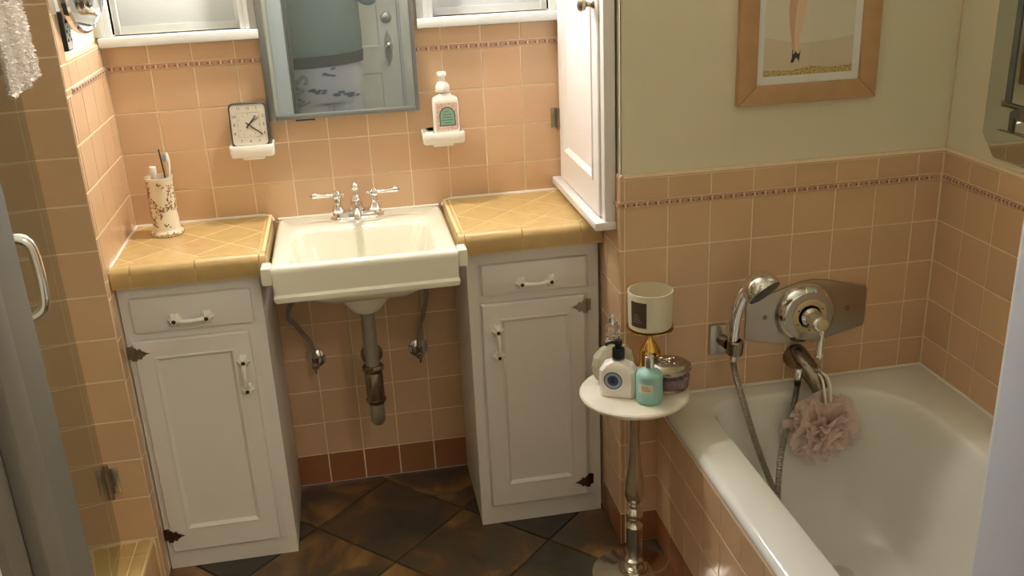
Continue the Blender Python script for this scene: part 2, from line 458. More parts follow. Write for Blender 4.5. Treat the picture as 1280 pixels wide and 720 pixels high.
#================================================================== SETTING
b = MB(); b.box(XW-.1, XS+.1, YD2, .1, -.06, -.006)
floor = struct('floor', b, FGROUT, 'dark slate floor laid in diamonds', 'floor')
fl = frame((0, 0, -.006), (1,0,0), (0,1,0))
a = .2145; bx_, by_ = .062, -.240
for mi in range(-5, 6):
    for ni in range(-10, 4):
        if (mi+ni) % 2: continue
        c = (bx_+mi*a, by_+ni*a)
        pl = clip_poly([(c[0]-a, c[1]), (c[0], c[1]-a), (c[0]+a, c[1]), (c[0], c[1]+a)], -.60, XA, YD, -.001)
        if pl:
            cx = sum(p[0] for p in pl)/len(pl); cy = sum(p[1] for p in pl)/len(pl)
            if len(pl) >= 3 and max(p[0] for p in pl)-min(p[0] for p in pl) > .02 and max(p[1] for p in pl)-min(p[1] for p in pl) > .02:
                put_tile('slate_tile', pl, fl, floor, SLATE, g=.0035, t=.006, bev=.002, jit=.004)
# vanity wall with two window openings
WIN = ((-.515, -.195), (.310, .630)); WZ0, WZ1 = 1.392, 2.25
b = MB(); yb0, yb1 = GD, .13
b.box(XL-.06, XR+.06, yb0, yb1, 0, 1.372)
for x0, x1 in ((XL-.06, WIN[0][0]), (WIN[0][1], WIN[1][0]), (WIN[1][1], XR+.06)): b.box(x0, x1, yb0+.004, yb1, 1.372, WZ1)
for x0, x1 in WIN: b.box(x0, x1, yb0+.004, yb1, 1.372, WZ0)
b.box(XL-.06, XR+.06, yb0+.004, yb1, WZ1, HC)
wall_back = struct('wall_back', b, GROUT, 'peach tiled wall behind the vanity', 'wall')
fb = frame((0, GD, 0), (1,0,0), (0,0,1))
us = [XL+.0005] + [(i-5)*P for i in range(1, 12)] + [XR-.010]
zs = [0, .1043] + [.1043+.10875*k for k in range(1, 9)] + [.9743+P*k for k in range(1, 4)]
def hid(u0, u1, v0, v1): return (v1 < .80 and (u1 < -.215 or u0 > .325))
fbm = Matrix.Identity(4)
fb = frame((0, GD, 0), (1,0,0), (0,0,1))   # normal = (0,-1,0)
lay(wall_back, fb, us, zs, TILE, hid, 1)
liner(wall_back, fb, XL+.001, XR-.010, 1.3040, 1.3170)
lay(wall_back, fb, us, [1.3182, 1.366], TILE)
# painted plaster above the tile
b = MB()
for x0, x1, z0, z1 in ((XL, WIN[0][0], 1.372, WZ1), (WIN[0][1], WIN[1][0], 1.372, WZ1), (WIN[1][1], XR, 1.372, WZ1), (XL, XR, WZ1, HC)): b.box(x0, x1, GD, GD+.004, z0, z1)
part('plaster', b, CREAM, wall_back, smooth=0)
# windows
for n, (x0, x1) in enumerate(WIN, 1):
    wn = struct('window_%d' % n, MB().box(x0, x1, .045, .125, WZ0, WZ0+.02), WTRIM, 'white painted sash window beside the mirror', 'window')
    b = MB(); b.box(x0-.045, x0, -.012, .03, WZ0, WZ1+.05, .003); b.box(x1, x1+.045, -.012, .03, WZ0, WZ1+.05, .003); b.box(x0-.045, x1+.045, -.012, .03, WZ1, WZ1+.05, .003)
    part('casing', b, WTRIM, wn)
    b = MB(); b.box(x0, x0+.013, .03, .12, WZ0, WZ1); b.box(x1-.013, x1, .03, .12, WZ0, WZ1); b.box(x0+.013, x1-.013, .03, .12, WZ1-.013, WZ1)
    part('jamb', b, WTRIM, wn)
    for a_, c_ in ((x0-.026, x0-.014), (x1+.014, x1+.026)): part('moulding', MB().box(a_, c_, -.018, -.012, WZ0, WZ1, .003), WTRIM, wn)
    b = MB(); b.box(max(x0-.045, XL)+.001 if n == 1 else x0-.045, x1+.045 if n == 1 else XR-.012, -.034, .045, 1.3675, WZ0, .003)
    part('sill', b, WTRIM, wn)
    sx0, sx1 = x0+.013, x1-.013; zr = WZ0+.105
    b = MB(); b.box(sx0, sx1, .05, .085, WZ0+.001, zr, .002); b.box(sx0, sx0+.035, .05, .085, zr, WZ1-.013, .002); b.box(sx1-.035, sx1, .05, .085, zr, WZ1-.013, .002)
    b.box(sx0+.035, sx1-.035, .05, .085, WZ1-.05, WZ1-.013, .002); b.box(sx0+.035, sx1-.035, .05, .085, 1.80, 1.835, .002)
    sash = part('sash', b, GREYW, wn)
    part('pane', MB().box(sx0+.035, sx1-.035, .066, .069, zr, 1.80), GLASSP, sash, smooth=0)
    part('pane', MB().box(sx0+.035, sx1-.035, .066, .069, 1.835, WZ1-.05), GLASSP, sash, smooth=0)
# left pier: its right face looks at the vanity, its front is the shower end wall
b = MB(); b.box(XL-.15, XL-GD, YP+GD, .004, 0, 1.372); b.box(XL-.15, XL-.012, -.352, .004, 1.372, HC)
b.box(XW, XL-.15, YP+GD, YP+.12, 0, HC)
b.box(XL-.15, XL-GD, YP+GD, -.352, 1.372, HC)
pier_l = struct('wall_left_pier', b, GROUT, 'tiled pier between the vanity and the shower', 'wall')
fp = frame((XL-GD, 0, 0), (0,-1,0), (0,0,1))   # normal = (-y) x z = -x ?
fp = frame((XL-GD, 0, 0), (0,1,0), (0,0,1))    # u = +y, v = z, normal = +x
us = [YP+.0015, -.385, -.2755, -.166, -.0565, -.002]
zs_p = [.82] + [1.3025-P*k for k in range(4, -1, -1)]
def hidp(u0, u1, v0, v1): return v1 < .86 and u0 > -.36
lay(pier_l, fp, us, zs_p, TILE, hidp)
lay(pier_l, fp, [YP+.0015, -.362], [.0, .164, .273, .3825, .492, .6015, .711, .82], TILE)
liner(pier_l, fp, -.36, -.002, 1.3035, 1.3175)
lay(pier_l, fp, [YP+.0015, -.352, -.2755, -.166, -.0565, -.002], [1.319, 1.371], TILE)
lay(pier_l, fp, [YP+.0015, -.352], [1.3035, 1.3185]+[1.372+P*k for k in range(0, 11)], TILE)
part('tile_cap', MB().prism([(-.012, 1.3715), (0, 1.3715), (0, 1.376), (-.006, 1.382), (-.012, 1.384)], 0, .347, frame((XL, -.351, 0), (1,0,0), (0,0,1)) @ Matrix.Scale(-1, 4, (0,0,1))), TILE, pier_l)
part('plaster', MB().box(XL-.012, XL-.010, -.352, -.001, 1.384, HC), CREAM, pier_l, smooth=0)
fs_ = frame((0, YP+GD, 0), (1,0,0), (0,0,1))
zs_f = [.1495] + [.2748+.1118*k for k in range(0, 21)]
lay(pier_l, fs_, [XW+.001, -1.424, -1.3145, -1.205, -1.0955, -.986, -.876, -.767, -.6575, XL-.0005], [z for z in zs_f if z < 2.5], TILE)
lay(pier_l, fs_, [-.559, XL-.0005], [.0, .1495], TILE)
# right pier and tub plumbing wall
b = MB(); b.box(XR+GD, XS+.1, YT+GD, -.42, 0, 1.045); b.box(XR+.008, XS+.1, YT+.010, -.42, 1.045, HC)
b.box(XR+GD, XR+.12, -.42, .004, 0, 1.045); b.box(XR+.008, XR+.12, -.42, .004, 1.045, HC)
pier_r = struct('wall_right_pier', b, GROUT, 'tiled wall with the tub faucet, cream painted above', 'wall')
ft = frame((0, YT+GD, 0), (1,0,0), (0,0,1))
zt = [0, .0955, .2045, .3100, .4200, .5262, .6357, .7452, .8547, .9642]
ut = [XR+.0003, .694] + [.694+P*i for i in range(1, 8)] + [XS-.001]
lay(pier_r, ft, ut, zt, TILE, lambda u0, u1, v0, v1: u0 > .79 and v1 < .44, 1)
liner(pier_r, ft, XR, XS-.006, .9652, .9782)
lay(pier_r, ft, ut, [.9790, 1.034], TILE)
fq = frame((XR+GD, 0, 0), (0,-1,0), (0,0,1))   # u = -y, normal = -x
uq = [.3405, .4065, .5055, -YT-.0003]
lay(pier_r, fq, uq, zt, TILE, None, 1)
lay(pier_r, fq, [.01, .12, .23, .3405], [.89, .9642], TILE)
liner(pier_r, fq, .470, -YT, .9652, .9782)
lay(pier_r, fq, [.470, .5055, -YT-.0003], [.9790, 1.034], TILE)
part('tile_cap', MB().prism([(0, 1.034), (.010, 1.034), (.010, 1.047), (.004, 1.043)], 0, .85, frame((XR, YT, 0), (0,1,0), (0,0,1))), TILE, pier_r)
part('tile_cap', MB().prism([(0, 1.034), (.010, 1.034), (.010, 1.047), (.004, 1.043)], -.05, 0, frame((XR, YT, 0), (1,0,0), (0,0,1))), TILE, pier_r)
b = MB(); b.box(XR+.006, XS, YT+.0075, YT+.010, 1.036, HC); b.box(XR+.0055, XR+.008, YT+.0075, -.001, 1.036, HC)
part('plaster', b, CREAM, pier_r, smooth=0)
# tub side wall
b = MB(); b.box(XS+GD, XS+.1, YD2, YT+.02, 0, 1.045); b.box(XS+.010, XS+.1, YD2, YT+.02, 1.045, HC)
wall_r = struct('wall_right', b, GROUT, 'tiled side wall along the bathtub', 'wall')
fr_ = frame((XS+GD, 0, 0), (0,-1,0), (0,0,1))
ur = [-YT+.001] + [-YT+.1077+P*i for i in range(0, 13)] + [1.999]
lay(wall_r, fr_, ur, [.415, .5262, .6357, .7452, .8547, .9642], TILE)
liner(wall_r, fr_, -YT+.007, 1.999, .9652, .9782)
lay(wall_r, fr_, ur, [.9790, 1.034], TILE)
b = MB(); b.box(XS+.0075, XS+.010, YD, YT+.0075, 1.036, HC)
part('plaster', b, CREAM, wall_r, smooth=0)
part('tile_cap', MB().prism([(0, 1.034), (.010, 1.034), (.010, 1.047), (.004, 1.043)], 0, 1.47, frame((XS, YT-.001, 0), (1,0,0), (0,0,1))), TILE, wall_r)
# tub apron wall
b = MB(); b.box(XA+GD, XA+.02, YD, YT, 0, .405)
apron = struct('wall_tub_apron', b, GROUT, 'tiled front wall of the bathtub', 'wall')
fa = frame((XA+GD, 0, 0), (0,-1,0), (0,0,1))
lay(apron, fa, [-YT+.001] + [-YT+.1135*k for k in range(1, 13)] + [1.999], [.0, .0955, .208, .322, .412], TILE, None, 1)
part('edge_grout', MB().box(XA+.0004, XA+.004, YD, YT, .412, .418), GROUT, apron, smooth=0)
# shower curb
b = MB(); b.box(-.718, -.563, YD, YP, 0, .142)
curb = struct('wall_shower_curb', b, YGROUT, 'low ochre tiled curb of the shower', 'curb')
fc = frame((0, 0, .142), (1,0,0), (0,1,0))
ys_ = [-2+.001+.1095*k for k in range(0, 15)] + [YP-.001]
lay(curb, fc, [-.720, -.6415, -.602], ys_, YTILE, name='curb_tile')
for i in range(len(ys_)-1):
    prof = arc(-.582, .127, .021, 90, 0, 5)
    b = MB(); b.prism([(-.601, .142)] + [(x, z+.0000) for x, z in prof] + [(-.561, .005), (-.565, .005), (-.566, .120), (-.585, .142)], 0, ys_[i+1]-ys_[i]-.002, frame((0, ys_[i+1]-.001, 0), (1,0,0), (0,0,1)))
    part('bullnose_tile', b, YTILE, curb)
# other room surfaces
b = MB(); b.box(XW-.1, XW, YD2, YP+.12, 0, HC)
wall_l = struct('wall_left', b, GROUT, 'tiled far wall of the shower', 'wall')
lay(wall_l, frame((XW, 0, 0), (0,1,0), (0,0,1)), [YP-.001-.1095*k for k in range(0, 15)] + [YD+.001], [.002] + [.1625+.1118*k for k in range(0, 19)], TILE)
b = MB(); b.box(XW, JL-.02, YD2, YD, 0, HC); b.box(JR+.02, XS+GD, YD2, YD, 0, HC); b.box(JL-.02, JR+.02, YD2, YD, 2.06, HC)
struct('wall_front', b, CREAM, 'cream painted wall around the bathroom doorway', 'wall')
struct('ceiling', MB().box(XW-.1, XS+.1, YH-.1, .13, HC, HC+.08), CEIL, 'plain white ceiling', 'ceiling')
def jamb(x0, x1, nm, sg):
    t = tag(MB().box(x0, x1, YD2-.006, YD+.006, 0, 2.05, .002).build(nm, TAUPE if sg < 0 else BLUEW, None), 'door jamb with stop and white casing', 'door frame', None, 'structure')
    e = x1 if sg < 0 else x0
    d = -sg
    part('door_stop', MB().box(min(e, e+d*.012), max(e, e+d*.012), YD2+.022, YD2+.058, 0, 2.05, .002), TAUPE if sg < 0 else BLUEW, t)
    for ya, yb in ((YD, YD+.018), (YD2-.018, YD2)):
        xa = e+sg*.006; xb = e+sg*.072
        part('casing', MB().box(min(xa, xb), max(xa, xb), ya, yb, 0, 2.12, .004), WTRIM, t)
    return t
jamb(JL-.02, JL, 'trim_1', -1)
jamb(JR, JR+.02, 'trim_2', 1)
t3 = tag(MB().box(JL-.02, JR+.02, YD2-.006, YD+.006, 2.05, 2.07).build('trim_3', WTRIM, None), 'white painted head of the bathroom doorway', 'door frame', None, 'structure')
part('casing', MB().box(JL-.075, JR+.075, YD, YD+.018, 2.056, 2.12, .004), WTRIM, t3)
part('casing', MB().box(JL-.075, JR+.075, YD2-.018, YD2, 2.056, 2.12, .004), WTRIM, t3)
# hallway behind the camera, seen in the mirror
struct('floor_hall', MB().box(XW, XS, YH-.1, YD2, -.06, 0), WOODFL, 'brown wooden hallway floor', 'floor')
b = MB(); HX0, HX1 = -.42, .42
b.box(HX0-.02, HX1+.02, YH-.12, YH-.06, 0, 2.06); b.box(XW, HX0-.02, YH-.1, YH, 0, HC); b.box(HX1+.02, XS, YH-.1, YH, 0, HC); b.box(HX0-.02, HX1+.02, YH-.1, YH, 2.06, HC)  # slab behind the door is added to stop outside light leaking in
struct('wall_hall', b, CREAM, 'cream hallway wall with the white door', 'wall')
struct('wall_hall_left', MB().box(XW-.1, XW, YH-.1, YD2, 0, HC), CREAM, 'cream hallway end wall by the shower side', 'wall')
struct('wall_hall_right', MB().box(XS, XS+.1, YH-.1, YD2, 0, HC), CREAM, 'cream hallway end wall by the tub side', 'wall')
dr = struct('door_1', MB().box(HX0, HX1, YH-.045, YH-.008, .008, 2.05, .002), WTRIM, 'white panelled hallway door seen in the mirror', 'door')
for x0, x1, z0, z1 in ((HX0+.11, -.05, .22, .78), (.05, HX1-.11, .22, .78), (HX0+.11, -.05, .92, 1.9), (.05, HX1-.11, .92, 1.9)):
    ring = lambda d, y: [(x0+d, y, z0+d), (x1-d, y, z0+d), (x1-d, y, z1-d), (x0+d, y, z1-d)]
    b = MB(); b.rings([ring(0, YH-.009), ring(0, YH-.002), ring(.012, YH-.002), ring(.018, YH-.0085), ring(.05, YH-.0085), ring(.07, YH-.003)], False, True)
    part('door_panel', b, WTRIM, dr)
b = MB(); b.box(HX0-.02, HX0-.002, YH-.1, YH+.004, 0, 2.06); b.box(HX1+.002, HX1+.02, YH-.1, YH+.004, 0, 2.06); b.box(HX0-.085, HX0-.014, YH, YH+.02, 0, 2.13, .004); b.box(HX1+.014, HX1+.085, YH, YH+.02, 0, 2.13, .004); b.box(HX0-.085, HX1+.085, YH, YH+.02, 2.064, 2.13, .004)
part('frame', b, WTRIM, dr)
pl = [(-.022, -.06), (-.012, -.085), (0, -.115), (.012, -.085), (.022, -.06), (.022, .05), (.012, .075), (0, .105), (-.012, .075), (-.022, .05)]
plate = part('lock_plate', MB().prism([(x+.352, z+.92) for x, z in pl[::-1]], 0, .004, frame((0, YH-.0075, 0), (-1,0,0), (0,0,1)) @ Matrix.Scale(-1, 4, (1,0,0)), .001), STEEL, dr)
part('door_knob', MB().lathe([(.010, 0), (.010, .03), (.020, .035), (.027, .046), (.027, .056), (.018, .066), (0, .069)], (.352, YH-.004, .935), (0,1,0), 24), CHROME, plate)
part('deadbolt', MB().lathe([(.034, 0), (.034, .006), (.030, .010), (.018, .012), (0, .012)], (.352, YH-.0075, 1.10), (0,1,0), 28), STEEL, dr)

#================================================================== BASE CABINETS
YF = -.340
def hinge(parent, x, z, d, m, name='hinge'):
    # butterfly hinge: leaf on the face frame, barrel, pointed leaf on the door (d = direction of the door)
    fr = frame((x, YF-.010, z), (d,0,0), (0,0,1)) if d > 0 else frame((x, YF-.010, z), (1,0,0), (0,0,1))
    s = 1 if d > 0 else -1
    b = MB()
    leaf = [(0, -.017), (.008, -.018), (.012, -.011), (.016, -.0145), (.021, -.013), (.023, -.007), (.027, -.007), (.030, -.0035), (.040, 0), (.030, .0035), (.027, .007), (.023, .007), (.021, .013), (.016, .0145), (.012, .011), (.008, .018), (0, .017)]
    pl = [(s*u, v) for u, v in leaf]
    if s < 0: pl = pl[::-1]
    b.prism(pl, .0122, .0145, frame((x, YF, z), (1,0,0), (0,0,1)), 0)
    pl = [(s*u, v) for u, v in [(-.016, -.016), (-.002, -.018), (-.002, .018), (-.016, .016)]]
    if s < 0: pl = pl[::-1]
    b.prism(pl, .0005, .003, frame((x, YF, z), (1,0,0), (0,0,1)), 0)
    b.tube([(x, YF-.009, z-.018), (x, YF-.009, z+.018)], .0055, 8)
    for u, v in ((.014, .006), (.014, -.006), (.028, 0)): b.lathe([(.0026, 0), (.0022, .0014), (0, .0018)], (x+s*u, YF-.0145, z+v), (0,-1,0), 8)
    return part(name, b, m, parent)
def pull(parent, p0, p1, y):
    # white ceramic bridge pull with two flower rosettes and dark screws
    p0 = Vector(p0); p1 = Vector(p1); b = MB()
    for p in (p0, p1):
        b.lathe([(.0165, 0), (.0165, .004), (.012, .010), (.010, .016), (.008, .021), (0, .022)], p, (0,-1,0), 32, lobes=6, lamp=.10)
    o = Vector((0, -.013, 0)); mid = (p0+p1)/2
    pts = bez([p0+o, p0.lerp(p1, .2)+o*1.55, mid+o*1.9, p0.lerp(p1, .8)+o*1.55, p1+o], 24)
    n = len(pts); b.tube(pts, [.0066-.0012*math.sin(PI*i/(n-1)) for i in range(n)], 10)
    h = part('handle', b, PORC, parent, 'white ceramic pull with flower shaped ends')
    for p in (p0, p1):
        part('screw', MB().lathe([(.0055, 0), (.005, .0016), (.002, .0024), (0, .0024)], p+Vector((0, -.0215, 0)), (0,-1,0), 12), BRONZE, parent)
    return h
def cabinet(x0, x1, dw, dd, pn, dh, vh, hx, hd, hz, label):
    t = thing('vanity_cabinet', ((x0+x1)/2, -.17, 0), label, 'cabinet', 'white vanity base cabinets')
    body = MB().box(x0, x1, YF+.002, -.002, 0, .829, .0015); part('body', body, WPAINT, t)
    # face frame
    b = MB(); b.box(x0, x0+.028, YF, YF+.0021, 0, .829); b.box(x1-.028, x1, YF, YF+.0021, 0, .829); b.box(x0+.028, x1-.028, YF, YF+.0021, 0, dd[2]-.002); b.box(x0+.028, x1-.028, YF, YF+.0021, dw[3]+.002, .829); b.box(x0+.028, x1-.028, YF, YF+.0021, dd[3]+.002, dw[2]-.002)
    part('face_frame', b, WPAINT, t, smooth=0)
    d = part('drawer', MB().box(dw[0], dw[1], YF-.012, YF-.0002, dw[2], dw[3], .004, 2), WPAINT, t)
    pull(d, (dh[0], YF-.012, dh[2]), (dh[1], YF-.012, dh[2]), 0)
    b = MB()
    def R(x0_, x1_, z0_, z1_, d_, y): return [(x0_+d_, y, z0_+d_), (x1_-d_, y, z0_+d_), (x1_-d_, y, z1_-d_), (x0_+d_, y, z1_-d_)]
    b.rings([R(*dd, 0, YF-.0002), R(*dd, 0, YF-.008), R(*dd, .001, YF-.0105), R(*dd, .004, YF-.012), R(*pn, -.008, YF-.012), R(*pn, -.006, YF-.0135), R(*pn, -.003, YF-.0135), R(*pn, 0, YF-.010), R(*pn, .004, YF-.006), R(*pn, .005, YF-.005)], True, False)
    door = part('door', b, WPAINT, t, smooth=25)
    part('door_panel', MB().box(pn[0]+.004, pn[1]-.004, YF-.0052, YF-.002, pn[2]+.004, pn[3]-.004), WPAINT, door, smooth=0)
    pull(door, (vh[0], YF-.012, vh[1]), (vh[0], YF-.012, vh[2]), 0)
    hinge(door, hx, hz[0], hd, NICKEL); hinge(door, hx, hz[1], hd, BRONZE)['label'] = 'dark bronze butterfly hinge'
    return t
cabinet(-.5455, -.203, (-.519, -.228, .705, .797), (-.531, -.245, .058, .683), (-.478, -.296, .132, .631), (-.418, -.340, .7355), (-.269, .604, .523), -.533, 1, (.652, .110), 'white cabinet under the counter that holds the toile cup')
cabinet(.320, .672, (.357, .638, .708, .793), (.352, .632, .063, .684), (.407, .582, .135, .632), (.460, .539, .7375), (.391, .609, .536), .634, -1, (.651, .107), 'white cabinet next to the small marble table')

#================================================================== COUNTERTOPS
def counter(x0, x1, nodes, aa, joints, inner, label):
    t = thing('tiled_countertop', ((x0+x1)/2, -.18, .83), label, 'countertop')
    ZC = .885; yfr = -.330
    part('mortar_bed', MB().box(x0+.001, x1-.001, -.350, -.001, .830, ZC-.0006), YGROUT, t, smooth=0)
    part('edge_grout', MB().box(x0+.001, x1-.003, -.3703, -.3505, .833, .8655), YGROUT, t, smooth=0)
    f = frame((0, 0, ZC-.003), (1,0,0), (0,1,0))
    xa, xb = (x0, inner) if inner > (x0+x1)/2 else (inner, x1)
    for mi in range(-6, 7):
        for ni in range(-6, 7):
            if (mi+ni) % 2 == 0: continue
            c = (nodes[0]+mi*aa, nodes[1]+ni*aa)
            pl = clip_poly([(c[0]-aa, c[1]), (c[0], c[1]-aa), (c[0]+aa, c[1]), (c[0], c[1]+aa)], xa+.001, xb, yfr, -.003)
            if pl and max(p[0] for p in pl)-min(p[0] for p in pl) > .008 and max(p[1] for p in pl)-min(p[1] for p in pl) > .008:
                put_tile('counter_tile', pl, f, t, YTILE, g=.0013, t=.003, bev=.0008)
    # bullnose edge along the front
    js = [x0] + joints + [x1]
    for i in range(len(js)-1):
        pf = [(-.331, ZC-.006), (-.331, ZC-.0002)] + [(y, z) for y, z in arc(-.352, ZC-.0185, .0195, 90, 180, 7)] + [(-.3715, .836), (-.3685, .8315), (-.3505, .8315), (-.3505, ZC-.006)]
        part('edge_tile', MB().prism(pf[::-1], js[i]+.0007, js[i+1]-.0007, Matrix(((0,0,1,0), (1,0,0,0), (0,1,0,0), (0,0,0,1)))), YTILE, t)
    # side bullnose beside the sink
    s = 1 if inner > (x0+x1)/2 else -1; xe = x1 if s > 0 else x0
    pf = [(inner+s*.0008, ZC-.0031), (inner+s*.0008, ZC)] + [(xe-s*.012+s*.012*math.cos(math.radians(k)), ZC-.012+.012*math.sin(math.radians(k))) for k in (90, 72, 54, 36, 18, 0)] + [(xe, .8705), (xe-s*.0009, .8705), (xe-s*.0009, ZC-.0031)]
    part('side_edge_tile', MB().prism(pf, -.3335, -.012, Matrix(((1,0,0,0), (0,0,1,0), (0,1,0,0), (0,0,0,1)))), YTILE, t)
    # white caulk bead along the wall
    b = MB(); b.tube([(x0+.004, -.004, ZC), (xe-s*.02 if s > 0 else x1-.004, -.004, ZC+.0005)] if s > 0 else [(x1-.004, -.004, ZC), (xe+.02, -.004, ZC+.0005)], .0048, 8)
    b.tube([(xe-s*.022, -.004, ZC), (xe-s*.008, -.005, ZC-.002), (xe+s*.001, -.007, ZC-.010), (xe+s*.002, -.012, ZC-.016)], .0038, 8)
    if s > 0: b.tube([(x0+.002, -.004, ZC+.0005), (x0+.002, -.345, ZC+.0005), (x0+.002, -.366, ZC-.012)], .0040, 8)
    part('caulk_bead', b, CAULK, t)
    return t
counter(XL+.001, -.179, (-.351, -.318), .0775, [-.500, -.347, -.194], -.195, 'ochre tiled countertop holding the toile cup')
counter(.301, XR-.001, (.468, -.333), .0765, [.318, .466, .620], .317, 'ochre tiled countertop beside the tall wall cabinet')

#================================================================== SINK
sx0, sx1 = -.1765, .2985
sink = thing('wall_sink', (.061, -.21, .66), 'cream porcelain rectangular sink with drop front', 'sink')
def rr3(x0, x1, y0, y1, r, z, n=4, side=5): return [(x, y, z) for x, y in rrect(x0, x1, y0, y1, r, n, side)]
b = MB()
ZS = .869
b.rings([rr3(sx0+.03, sx1-.03, -.41, -.02, .012, .775),
         rr3(sx0+.012, sx1-.006, -.428, -.006, .010, .776),
         rr3(sx0+.010, sx1-.004, -.431, -.004, .010, .784),
         rr3(sx0+.010, sx1-.004, -.431, -.004, .010, .790),
         rr3(sx0+.012, sx1-.006, -.424, -.004, .010, .796),
         rr3(sx0+.010, sx1-.004, -.427, -.004, .010, .850),
         rr3(sx0+.011, sx1-.005, -.426, -.004, .012, .860),
         rr3(sx0+.015, sx1-.009, -.421, -.005, .014, .8665),
         rr3(sx0+.022, sx1-.016, -.413, -.009, .016, ZS),
         rr3(-.130, .250, -.404, -.128, .030, ZS-.001),
         rr3(-.124, .244, -.400, -.134, .036, ZS-.003),
         rr3(-.119, .239, -.395, -.140, .040, ZS-.012),
         rr3(-.108, .226, -.383, -.158, .050, ZS-.07),
         rr3(-.096, .214, -.370, -.180, .052, ZS-.118),
         rr3(-.076, .194, -.352, -.204, .050, ZS-.136),
         rr3(-.04, .158, -.32, -.236, .04, ZS-.142)], True, True)
part('basin', b, SINKM, sink, smooth=40)
for xa, xb in ((-.1895, sx0+.012), (sx1-.006, .3165)): part('rim_ear', MB().box(xa, xb, -.424, -.373, .822, .868, .005, 3), SINKM, sink)
part('drain_cup', MB().lathe([(0, -.115), (.028, -.112), (.045, -.100), (.062, -.075), (.075, -.03), (.08, .0)], (.055, -.255, .776), (0,0,1), 32), SINKM, sink)
part('drain_ring', MB().lathe([(.024, 0), (.024, .003), (.016, .003), (.014, 0)], (.055, -.27, ZS-.1415), (0,0,1), 24), CHROME, sink)
part('caulk_bead', MB().tube([(sx0+.012, -.003, ZS+.001), (sx1-.01, -.003, ZS+.001)], .004, 8), CAULK, sink)
# faucet
fx, fy = .056, -.068
fc_ = thing('sink_faucet', (fx, fy, ZS), 'chrome faucet with two lever handles on the sink', 'faucet')
def stadium(w, d, z, cx, cy, n=8): return [(cx+w/2-d/2+d/2*math.cos(math.radians(a)), cy+d/2*math.sin(math.radians(a)), z) for a in [-90+180*i/n for i in range(n+1)]] + [(cx-w/2+d/2+d/2*math.cos(math.radians(a)), cy+d/2*math.sin(math.radians(a)), z) for a in [90+180*i/n for i in range(n+1)]]
b = MB(); b.rings([stadium(.148, .058, ZS+.0005, fx, fy), stadium(.150, .060, ZS+.004, fx, fy), stadium(.148, .058, ZS+.010, fx, fy), stadium(.136, .048, ZS+.013, fx, fy), stadium(.134, .046, ZS+.022, fx, fy), stadium(.128, .040, ZS+.026, fx, fy)])
part('base_plate', b, CHROME, fc_)
for s in (-1, 1):
    hx = fx+s*.0505
    post = part('handle_post', MB().lathe([(.019, 0), (.019, .004), (.015, .008), (.012, .014), (.009, .022), (.010, .026), (.0085, .030), (.008, .038), (.012, .042), (.013, .048), (.011, .053), (.008, .056), (.006, .061), (0, .063)], (hx, fy, ZS+.025), (0,0,1), 20), CHROME, fc_)
    z = ZS+.072; pts = [Vector((hx-s*.022, fy, z)), Vector((hx-s*.018, fy, z)), Vector((hx-s*.013, fy, z)), Vector((hx, fy, z)), Vector((hx+s*.02, fy, z+.000)), Vector((hx+s*.04, fy-.001, z+.001)), Vector((hx+s*.055, fy-.001, z+.003)), Vector((hx+s*.066, fy-.001, z+.003)), Vector((hx+s*.0715, fy-.001, z+.002))]
    part('lever', MB().tube(pts, [.002, .0055, .003, .006, .0046, .0055, .0085, .0085, .002], 12), CHROME, post)
part('spout_body', MB().lathe([(.021, 0), (.021, .004), (.019, .012), (.016, .024), (.012, .036), (.009, .042), (.010, .045), (.006, .048), (.005, .054), (.009, .059), (.0115, .066), (.009, .074), (.004, .079), (0, .080)], (fx, fy, ZS+.025), (0,0,1), 24), CHROME, fc_)
pts = bez([(fx, fy-.005, ZS+.046), (fx, fy-.04, ZS+.048), (fx, fy-.075, ZS+.043), (fx, fy-.092, ZS+.030), (fx, fy-.094, ZS+.018)], 20)
part('spout', MB().tube(pts, [.013-.003*i/20 for i in range(len(pts))], 14), CHROME, fc_)
# drain pipe
dp = thing('drain_pipe', (.056, -.16, .33), 'dull metal drain trap hanging below the sink', 'pipe')
dx, dy = .055, -.255
part('tailpiece', MB().lathe([(.019, 0), (.019, .155), (.021, .157), (.021, .166)], (dx, dy, .500), (0,0,1), 20), DULLP, dp)
part('slip_nut', MB().lathe([(.027, 0), (.029, .004), (.029, .016), (.026, .02)], (dx, dy, .487), (0,0,1), 8), TARN, dp)
part('trap_arm', MB().lathe([(.024, 0), (.025, .01), (.025, .085), (.022, .09)], (dx, dy, .405), (0,0,1), 20), TARN, dp)
part('slip_nut', MB().lathe([(.026, 0), (.028, .004), (.028, .012), (.024, .015)], (dx, dy, .392), (0,0,1), 8), TARN, dp)
pts = bez([(dx, dy, .395), (dx, dy, .36), (dx, dy+.012, .335), (dx, dy+.045, .322), (dx, dy+.08, .34), (dx, dy+.09, .38), (dx, dy+.11, .415), (dx, dy+.15, .425), (dx, -.004, .425)], 48)
part('trap_bend', MB().tube(pts, .0205, 16), DULLP, dp)
part('escutcheon', MB().lathe([(.034, 0), (.032, .006), (.022, .010)], (dx, -.0005, .425), (0,-1,0), 24), TARN, dp)
